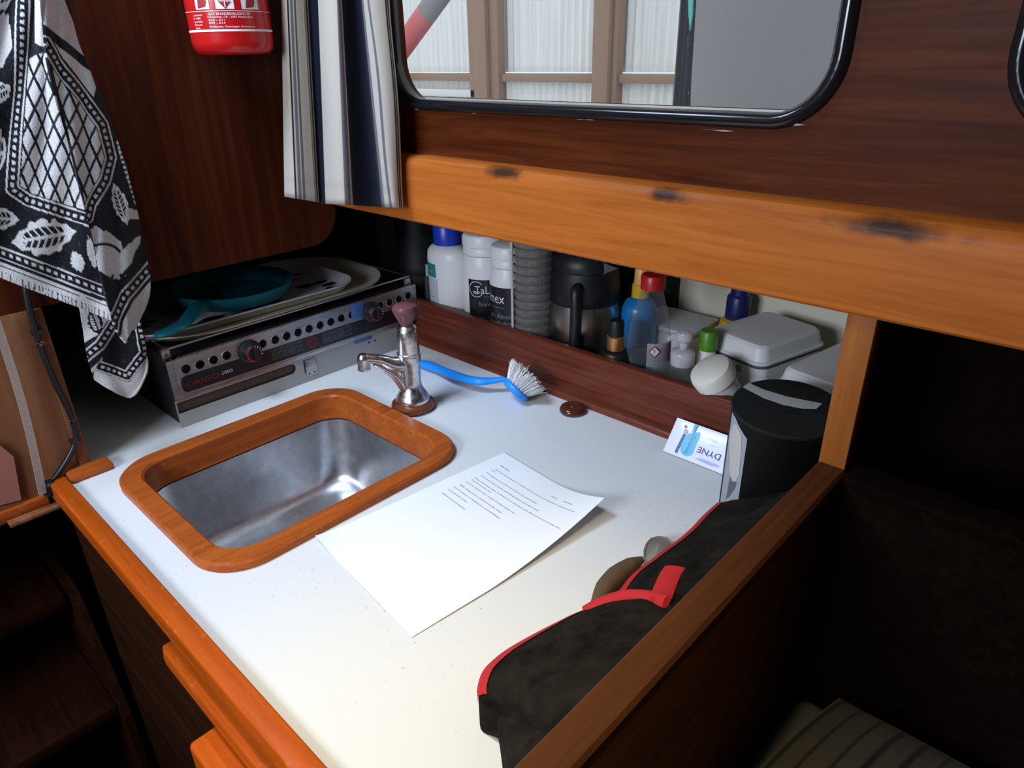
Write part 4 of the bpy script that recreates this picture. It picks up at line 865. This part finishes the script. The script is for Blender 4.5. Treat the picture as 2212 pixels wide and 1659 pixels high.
for s, u, v, w, h in (('AJAX BRANDBEVEILIGING BV', 449, 30, .052, .0030), ('Donauweg 118 - 1043 Amsterdam', 449, 36, .055, .0024), ('020 - 611', 451, 43, .020, .0022), ('020 - 614', 452, 49, .020, .0022), ('Eindhoven, Groningen, Roermond', 454, 57, .055, .0024),
                      ('producent', 419, 31, .014, .0022), ('in 1986', 419, 38, .012, .0022), ('gewicht', 421, 45, .014, .0022), ('inhoud', 422, 52, .012, .0022), ('druk', 424, 59, .008, .0022)):
    text('lettering', s, wrap(*ec, er, ang(u, v), zE(v) - .001), M['label_white'], cy, width=w, height=h)
box('bracket', (BX + .0005, ec[1] - .03, .56), (ec[0] - er + .001, ec[1] + .03, .86), M['black'], ex, bev=.002)

# ================================================================ CABLE, CLEAR STRIP, STEPS ON THE LEFT
cb_ = thing('cable', 'black cable clipped along the edge of the worn plywood panel', 'cable', (BX, .18, 0))
cp_ = [on(u, v, 'x', BX + .009) for u, v in ((50, 560), (58, 640), (72, 700), (95, 770), (125, 840), (150, 890), (163, 930), (163, 955), (150, 985), (128, 1020), (106, 1048))]
tube('wire', smooth_path(cp_, 6), .0040, M['cable'], cb_, n=10)
for u, v in ((82, 716), (163, 950)):
    p = on(u, v, 'x', BX + .008); box('clip', (BX + .0045, p[1] - .008, p[2] - .003), (BX + .0135, p[1] + .006, p[2] + .003), M['cable'], cb_, bev=.001)
pl = on(106, 1050, 'x', BX + .012); lathe('plug', [(.009, -.012), (.010, -.008), (.010, .004), (.006, .008), (.0, .008)], pl, M['cable'], cb_, n=16)
cs = thing('clear_strip', 'clear plastic strip leaning against the worn plywood panel', 'strip', (BX, .13, 0))
a0, a1 = on(-10, 690, 'x', BX + .016), on(92, 1066, 'x', BX + .020); sd = np.array([0, .0045, 0]); tk = np.array([.002, 0, 0]); P = [a0 + (a1 - a0) * t + np.array([0, .004 * math.sin(math.pi * t), 0]) for t in np.linspace(0, 1, 12)]
vs = [q for p in P for q in (p - sd - tk, p + sd - tk, p + sd + tk, p - sd + tk)]
obj('strip', vs, [(4 * i + j, 4 * i + (j + 1) % 4, 4 * i + 4 + (j + 1) % 4, 4 * i + 4 + j) for i in range(11) for j in range(4)] + [(3, 2, 1, 0), (44, 45, 46, 47)], M['clear_strip'], cs)
box('foot', (BX + .012, .085, -.030), (BX + .026, .150, -.0245), M['worn'], cs, bev=.001)
pk_ = thing('red_flap', 'faded red flap tucked behind the clear strip at the left edge', 'flap', (BX, .06, 0))
q4 = [on(u, v, 'x', BX + .004) for u, v in ((-120, 900), (0, 962), (28, 985), (45, 1078), (-120, 1120))]
obj('sheet', [*q4, *(p + np.array([.003, 0, 0]) for p in q4)], [(0, 1, 2, 3, 4), (9, 8, 7, 6, 5)] + [(i, (i + 1) % 5, 5 + (i + 1) % 5, 5 + i) for i in range(5)], M['pink_panel'], pk_)
sp2 = thing('companionway_steps', 'dark wooden companionway steps at the lower left', 'steps', (-1.15, 0, -.9))
box('upper_tread', (-1.40, -.45, -.275), (-1.13, .128, -.25), M['mahog_shade'], sp2, bev=.004)
box('lower_tread', (-1.36, -.45, -.475), (-1.06, .133, -.45), M['mahog_shade'], sp2, bev=.004)
box('upper_riser', (-1.41, -.45, -.449), (-1.39, .128, -.276), M['shadewood'], sp2, bev=0)
box('lower_riser', (-1.34, -.45, -.88), (-1.32, .128, -.476), M['shadewood'], sp2, bev=0)
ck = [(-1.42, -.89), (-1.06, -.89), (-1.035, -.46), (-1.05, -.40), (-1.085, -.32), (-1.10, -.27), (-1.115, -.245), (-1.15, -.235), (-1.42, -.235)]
plate('cheek', ck, [], lambda a, b, c: (a, .1335 + c, b), .012, M['mahog_shade'], sp2)

# ================================================================ SETTEE (in the dark)
se = thing('settee_cushion', 'dark settee cushion beyond the divider, barely visible', 'cushion', (.4, .3, -.3))
frombm('pad', bbox_bm((-.165, -.02, -.27), (1.3, .655, -.160), .02, 3), M['mat_grey'], se, smooth=True)
box('base', (-.165, 0, -.88), (1.3, .655, -.271), M['shadewood'], se, bev=0)
pw = thing('striped_pillow', 'grey striped pillow on the settee at the bottom right', 'pillow', (.22, .44, -.15))
nx, ny = 260, 50; vs = []; cols = []
for s in (1, -1):
    for j in range(ny + 1):
        for i in range(nx + 1):
            a, b = i / nx * 2 - 1, j / ny * 2 - 1
            h = ((1 - abs(a) ** 3.5) * (1 - abs(b) ** 3.5)) ** .5 * .05 + .004 * math.sin(9 * a + 4 * b) * (1 - a * a) * (1 - b * b)
            x, y = a * .37 * (1 - .05 * b * b), b * .20 * (1 - .05 * a * a); r_ = D(-4)
            vs.append((.222 + x * math.cos(r_) - y * math.sin(r_), .415 + x * math.sin(r_) + y * math.cos(r_), -.116 + s * h * .82))
            u_ = (a * .30) * 28 % 1; lines = min(abs(u_ - .25), abs(u_ - .75)) < .05
            cols.append((.012, .011, .010) if lines else (.055, .050, .043))
K = (nx + 1) * (ny + 1); fs = []
for j in range(ny):
    for i in range(nx):
        a = j * (nx + 1) + i; fs += [(a, a + 1, a + nx + 2, a + nx + 1), (K + a + nx + 1, K + a + nx + 2, K + a + 1, K + a)]
o = obj('cover', vs, fs, M['blanket_cloth'], pw, smooth=True, angle=180); vcol(o, cols)

# ================================================================ CABIN LAMP (above the picture)
lp_ = thing('cabin_lamp', 'small round spotlight under the deckhead above the counter', 'lamp', (-.22, .10, .99))
lathe('shade', [(.032, .905), (.034, .907), (.030, .96), (.018, .985), (.0, .9995), (.0, .99), (.016, .98), (.027, .955), (.030, .907)], (-.22, .10, 0), M['white_plastic'], lp_, n=32)

# ================================================================ OUTSIDE: THE SHED
YS = 5.0
sw = thing('shed_wall', 'shed wall of white corrugated sheets on brown timber posts outside', 'wall', (-4, YS, -2)); sw['kind'] = 'structure'
m = mat('corrugated_sheet', (.80, .82, .80), .5); N, L, b = nt(m)
f = noise(N, L, coords(N, L, (12, 12, .4)), 3, 4, .6); L.new(ramp(N, L, f, [(.3, (.70, .72, .70)), (.7, (.86, .88, .86))]), b.inputs['Base Color']); M['corr'] = m
def px_x(u): return on(u, 100, 'y', YS)[0]
edges = [-22, px_x(1010) , px_x(1085), px_x(1300), px_x(1342), 3.0]
for x0, x1 in ((-12.0, -9.0), (-9.0, px_x(1058)), (px_x(1058), px_x(1318)), (px_x(1318), -1.2), (-1.2, 3.0)):
    for z0, z1, dy in ((-2.0, .37, .0), (.375, 5.0, .03)):
        n_ = int((x1 - x0) / .076 * 6); vs = []
        for i in range(n_ + 1):
            x = x0 + (x1 - x0) * i / n_; yy = YS + .06 + dy + .011 * math.sin(x / .076 * 2 * math.pi); vs += [(x, yy, z0), (x, yy, z1)]
        obj('corrugated_sheet', vs, [(2 * i, 2 * i + 2, 2 * i + 3, 2 * i + 1) for i in range(n_)], M['corr'], sw, smooth=True)
for u0, u1 in ((1020, 1037), (1037, 1066), (1066, 1084), (1296, 1331), (1331, 1342)):
    x0, x1 = px_x(u0), px_x(u1); d = .10 if u1 - u0 > 25 else .05
    box('post', (x0, YS - d, -2), (x1 - .004, YS + .045, 5), M['shed_wood'], sw, bev=.004)
for a0, a1 in ((-12.0, px_x(1020)), (px_x(1085), px_x(1296)), (px_x(1342), 3.0)):
    box('batten', (a0, YS - .02, .300), (a1 - .003, YS + .046, .365), M['shed_wood'], sw, bev=.004)
ws = thing('shed_vent', 'white slatted vent low in the shed wall outside', 'vent', (-5.5, YS, .1))
x0, x1 = px_x(900), px_x(1030)
box('frame', (x0 - .5, YS - .05, .16), (x1, YS - .02, .225), M['pole_white'], ws, bev=.003); box('side_frame', (x1 - .05, YS - .05, -.6), (x1, YS - .02, .159), M['pole_white'], ws, bev=.003)
for i in range(9): box('slat', (x1 - .13 - .13 * i, YS - .045, -.6), (x1 - .07 - .13 * i, YS - .025, .155), M['pole_white'] if i % 2 else M['grey_hull'], ws, bev=.002)
gh = thing('neighbour_hull', 'grey hull side of another boat close outside the window', 'boat', (-.6, 2.6, -1))
xa = on(1500, 100, 'y', 2.68)[0] - .03
vs = []; nn_ = 24
for i in range(nn_ + 1):
    t = i / nn_; x = xa + .03 + 3.2 * t; y = 2.5 + .9 * (1 - min(1, t * 9)) ** 2 * .2
    for z, o_ in ((-2.0, .5), (-.6, .12), (.4, .0), (1.2, -.04)): vs.append((x, y + o_, z))
obj('topside', vs, [(4 * i + j, 4 * i + 4 + j, 4 * i + 5 + j, 4 * i + 1 + j) for i in range(nn_) for j in range(3)], M['grey_hull'], gh, smooth=True)
vs = [(p[0], p[1] + 1.6, p[2]) for p in [vs[4 * i + j] for i in range(nn_ + 1) for j in range(4)]]
obj('far_side', vs, [(4 * i + j, 4 * i + 4 + j, 4 * i + 5 + j, 4 * i + 1 + j) for i in range(nn_) for j in range(3)], M['grey_hull'], gh, smooth=True)
dkp = thing('shade_sheet', 'dark sheet added for the shadow on the corrugation beside the neighbouring hull', 'tarpaulin', (-2, 3.2, 0))  # added dark sheet stands in for shadow on the corrugated wall
ta, tb2 = on(1462, 100, 'y', 3.2)[0], on(1530, 100, 'y', 3.2)[0]
vs = []; n_ = 30
for i in range(n_ + 1):
    x = ta + (tb2 - ta) * i / n_; yy = 3.2 + .03 * math.sin(i * 1.9); vs += [(x, yy, -1.5), (x, yy, 2.5), (x, yy + .01, 2.5), (x, yy + .01, -1.5)]
obj('sheet', vs, [(4 * i + j, 4 * i + 4 + j, 4 * i + 4 + (j + 1) % 4, 4 * i + (j + 1) % 4) for i in range(n_) for j in range(4)] + [(3, 2, 1, 0), (4 * n_, 4 * n_ + 1, 4 * n_ + 2, 4 * n_ + 3)], M['mat_grey'], dkp, smooth=True)
tq = thing('turquoise_cloth', 'turquoise cloth tip hanging by the dark shade sheet outside', 'cloth', (-2, 3.1, .7))
q = [on(u, v, 'y', 3.1) for u, v in ((1486, -60), (1498, -60), (1495, 30), (1490, 66), (1487, 30))]
obj('cloth', [*q, *(p + np.array([0, .01, 0]) for p in q)], [(0, 1, 2, 3, 4), (9, 8, 7, 6, 5)] + [(i, (i + 1) % 5, 5 + (i + 1) % 5, 5 + i) for i in range(5)], M['turquoise'], tq)
bp = thing('barrier_pole', 'red and white striped pole slanting outside the window', 'pole', (-3.6, 3, .5))
pa0, pa1 = on(858, 118, 'y', 3.0), on(955, -18, 'y', 3.0); dv_ = pa1 - pa0
for t0, t1, m_ in ((-1.2, -.12, 'pole_white'), (-.12, -.0, 'pole_white'), (.0, .70, 'pole_red'), (.70, 1.5, 'pole_grey'), (1.5, 2.2, 'pole_red')):
    tube('stripe', [pa0 + dv_ * t0, pa0 + dv_ * t1], .062, M[m_], bp, n=20)
box('ground', (-14, .5 + 1.4, -2.05), (6, 12, -2.0), M['grey_hull'], label='grey shed floor outside below the window', cat='ground', kind='structure')
# ================================================================ TOWEL
tw = thing('towel', 'black and white patterned towel hanging in front of the bulkhead', 'towel', (-.98, .22, .10))
def band(d, w, per, s):
    """white double line with dots between: d signed distance, s run along the band (photo px)"""
    a = abs(d); line = (a > w * .72) & (a < w); dots = (a < w * .26) & (abs(((s / per) % 1) - .5) < .27)
    return line | dots
def seg_ds(x, y, pts):
    """distance to a polyline and run along it"""
    best = np.full(x.shape, 1e9); run = np.zeros(x.shape); acc = 0
    for (x0, y0), (x1, y1) in zip(pts, pts[1:]):
        dx, dy = x1 - x0, y1 - y0; l2 = dx * dx + dy * dy; t = np.clip(((x - x0) * dx + (y - y0) * dy) / l2, 0, 1)
        d = np.hypot(x - x0 - t * dx, y - y0 - t * dy); k = d < best; best[k] = d[k]; run[k] = (acc + t * math.sqrt(l2))[k]; acc += math.sqrt(l2)
    return best, run
def inside(x, y, poly):
    r = np.zeros(x.shape, bool)
    for (x0, y0), (x1, y1) in zip(poly, poly[1:] + poly[:1]):
        c = ((y0 > y) != (y1 > y)) & (x < (x1 - x0) * (y - y0) / ((y1 - y0) + 1e-9) + x0); r ^= c
    return r
def leaf(x, y, cx, cy, L_, W_, an, seed=0, fill=False):
    c, s = math.cos(an), math.sin(an); a = ((x - cx) * c + (y - cy) * s) / L_; b = (-(x - cx) * s + (y - cy) * c) / W_
    rim = 1 + .10 * np.sin(a * 17 + seed) + .08 * np.sin(b * 13 + 2 * seed); r = np.abs(b) / np.maximum(.05, (1 - a * a)) ; ins = (np.abs(a) < 1) & (r < rim)
    if fill: return ins
    vein = (np.abs(b) < .10) | (np.abs(((a * 5 + np.abs(b) * 1.5) % 1) - .5) < .14)
    core = (np.abs(a) < .62) & (r < .62)
    return ins & (~core | vein)
BOR = [(58, -200), (42, 200), (25, 408), (60, 432), (190, 474), (240, 500)]
def diamonds(x, y, k=1.0):
    p = ((x - 60) * .92 + (y - 200) * .39) / (27 * k); q = ((x - 60) * .92 - (y - 200) * .39) / (27 * k) * 1.0
    return (np.abs((p % 1) - .5) < .40) & (np.abs((q % 1) - .5) < .40)
def pat_front(x, y):
    w = np.zeros(x.shape, bool)
    d, s = seg_ds(x, y, BOR); inn = inside(x, y, [(58, -200), (42, 200), (25, 408), (60, 432), (190, 474), (240, 500), (260, -200)])
    w |= band(d, 14, 16, s)
    w |= inn & (d > 17) & diamonds(x, y) & (y > 110 + (100 - x) * .5)
    w |= inn & (d > 18) & (y < 95 + (x - 80) * .4) & (x > 78)
    w |= (~inn) & (d > 18) & (leaf(x, y, 95, 512, 72, 36, -.18, 1) | leaf(x, y, -10, 470, 52, 26, .1, 2) | leaf(x, y, -5, 95, 34, 70, .2, 3, True) | leaf(x, y, -4, 200, 30, 22, -.5, 5) | leaf(x, y, -12, 330, 30, 50, .1, 4) | leaf(x, y, 168, 565, 24, 14, 1.2, 3, True) | leaf(x, y, 198, 545, 10, 34, -.2, 2, True) | leaf(x, y, 0, -30, 40, 60, .2, 6))
    hem = 598 + (x * .375) ; hd = (hem - y) * .936
    hb = (hd > 34) & (hd < 62); w &= ~((hd < 66)); s2 = x
    w |= (hd > -5) & (band(hd - 50, 13, 16, s2)); w |= (hd < 30) & (hd > 24) | ((hd < 22) & ((hd > 12) | (np.sin(x * .75 + 2 * np.sin(x * .13)) > -.75)))
    return w
LENS = [(95, 90), (130, 150), (175, 205), (220, 270), (238, 340), (225, 390), (196, 440), (188, 470)]
def pat_right(x, y):
    w = np.zeros(x.shape, bool)
    d, s = seg_ds(x, y, LENS); inl = inside(x, y, [(95, 90), (130, 150), (175, 205), (220, 270), (238, 340), (225, 390), (196, 440), (188, 470), (150, 300)])
    w |= band(d, 13, 15, s); w |= inl & (d > 15) & diamonds(x, y)
    up_ = inside(x, y, [(70, -200), (70, 20), (95, 75), (130, 120), (165, 165), (200, 210), (205, 190), (165, 70), (128, -20), (110, -200)])
    st_ = np.abs(x * .62 - y * .78 - 8) < 9
    w |= up_ & ~st_ & (d > 16)
    d2, s2 = seg_ds(x, y, [(262, 300), (300, 432), (318, 440)]); w |= (d2 < 3) | ((np.abs(d2 - 10) < 4) & (np.abs((s2 / 11 % 1) - .5) < .3))
    w |= leaf(x, y, 258, 440, 48, 15, 1.25, 7); w |= (y > 452 + (x - 285) * .2) & (y < 474) & (x > 270)
    w |= leaf(x, y, 225, 545, 42, 62, -.55, 3, True) & ~(np.abs(np.hypot(x - 222, y - 575) - 48) < 3)
    w |= leaf(x, y, 268, 560, 16, 46, .5, 4, True) | leaf(x, y, 288, 530, 26, 9, -1.0, 2, True)
    BL = [(340, 560), (310, 592), (268, 640), (245, 690), (240, 720)]; d3, s3 = seg_ds(x, y, BL); below = inside(x, y, [(340, 560), (310, 592), (268, 640), (245, 690), (240, 760), (420, 760), (420, 560)])
    w &= ~(below | (d3 < 17)); w |= band(d3, 13, 15, s3); w |= below & (d3 > 20)
    return w
def pat_back(x, y):
    w = np.zeros(x.shape, bool)
    d, s = seg_ds(x, y, [(180, 775), (215, 745), (250, 690)]); rt = x > 232 + (y - 735) * -.25
    w |= (y < 742 - (x - 180) * .6) & (x < 250) & ~leaf(x, y, 205, 695, 30, 15, 1.2, 3)
    w &= ~(d < 15); w |= band(d, 12, 14, s); w |= (d > 26) & (d < 34) & (y > 740)
    d2, s2 = seg_ds(x, y, [(215, 790), (275, 812), (312, 762), (300, 690)]); inn = inside(x, y, [(215, 790), (275, 812), (312, 762), (300, 690), (240, 700)])
    rg = inside(x, y, [(205, 795), (250, 720), (305, 690), (340, 760), (330, 870), (190, 870)])
    w = np.where(rg, (~inn & (d2 > 12)) | band(d2, 11, 13, s2), w)
    return w
def tpatch(cols_px, depth, patf, nu, nv):
    """cols_px: polylines (photo px) running down the cloth; depth: x offset for each polyline"""
    C = [resample(c, nv + 1) for c in cols_px]; k = np.linspace(0, 1, len(C)); t = np.linspace(0, 1, nu + 1)
    # smooth interpolation across columns
    def itp(vals):
        P = smooth_path([(v, 0, 0) for v in vals], 8); P = np.array(P)[:, 0]; return np.interp(t, np.linspace(0, 1, len(P)), P)
    X = np.array([itp([C[c][j, 0] for c in range(len(C))]) for j in range(nv + 1)]); Y = np.array([itp([C[c][j, 1] for c in range(len(C))]) for j in range(nv + 1)])
    Dp = itp(depth)
    vs = [on(X[j, i], Y[j, i], 'x', TX + Dp[i] + .0025 * math.sin(j * .07 + i * .11)) for j in range(nv + 1) for i in range(nu + 1)]
    w = patf(X.ravel(), Y.ravel()); fs = [(j * (nu + 1) + i, j * (nu + 1) + i + 1, (j + 1) * (nu + 1) + i + 1, (j + 1) * (nu + 1) + i) for j in range(nv) for i in range(nu)]
    return vs, fs, w
TX = -.985
ridge = [(78, -200), (92, 60), (112, 180), (150, 320), (188, 470), (215, 590), (243, 693)]
V, Fs, Wp = [], [], []
for cols_px, dep, patf, nu, nv in (
    ([[(-130, -200), (-130, 0), (-130, 200), (-130, 420), (-130, 555)], [(-60, -200), (-60, 0), (-60, 200), (-60, 420), (-60, 577)], [(0, -200), (0, 0), (0, 200), (0, 420), (0, 600)], [(40, -200), (45, 60), (55, 220), (80, 440), (100, 638)], [(65, -200), (76, 60), (92, 200), (130, 450), (180, 668)], ridge], (.004, .010, .004, .010, .014, .026), pat_front, 200, 330),
    ([ridge[:-1] + [(243, 693), (256, 722), (272, 742)], [(95, -200), (125, 60), (165, 200), (215, 380), (262, 560), (282, 655), (281, 716)], [(122, -200), (160, 60), (210, 190), (262, 330), (300, 480), (324, 620), (290, 712)]], (.026, .012, -.004), pat_right, 110, 330),
    ([[(165, 640), (172, 670), (182, 730), (191, 781), (204, 820)], [(200, 640), (205, 670), (214, 740), (226, 800), (238, 842)], [(240, 640), (245, 670), (252, 750), (264, 820), (272, 858)], [(275, 640), (280, 670), (292, 750), (304, 810), (292, 853)], [(298, 640), (304, 690), (314, 740), (319, 790), (314, 815)]], (-.022, -.016, -.020, -.012, -.010), pat_back, 90, 150)):
    v, f, w = tpatch(cols_px, dep, patf, nu, nv); o_ = len(V); V += v; Fs += [tuple(i + o_ for i in q) for q in f]; Wp.append(w)
w = np.concatenate(Wp); cols = np.where(w[:, None], np.array([[.66, .64, .62]]), np.array([[.010, .010, .013]])); cols = cols * (.72 + .32 * rng.random((len(cols), 1))) + (rng.random((len(cols), 1)) > .97) * .05
o = obj('terry_cloth', V, Fs, M['towel_cloth'], tw, smooth=True, angle=180); vcol(o, cols)
sm = o.modifiers.new('thickness', 'SOLIDIFY'); sm.thickness = .003; sm.offset = 0
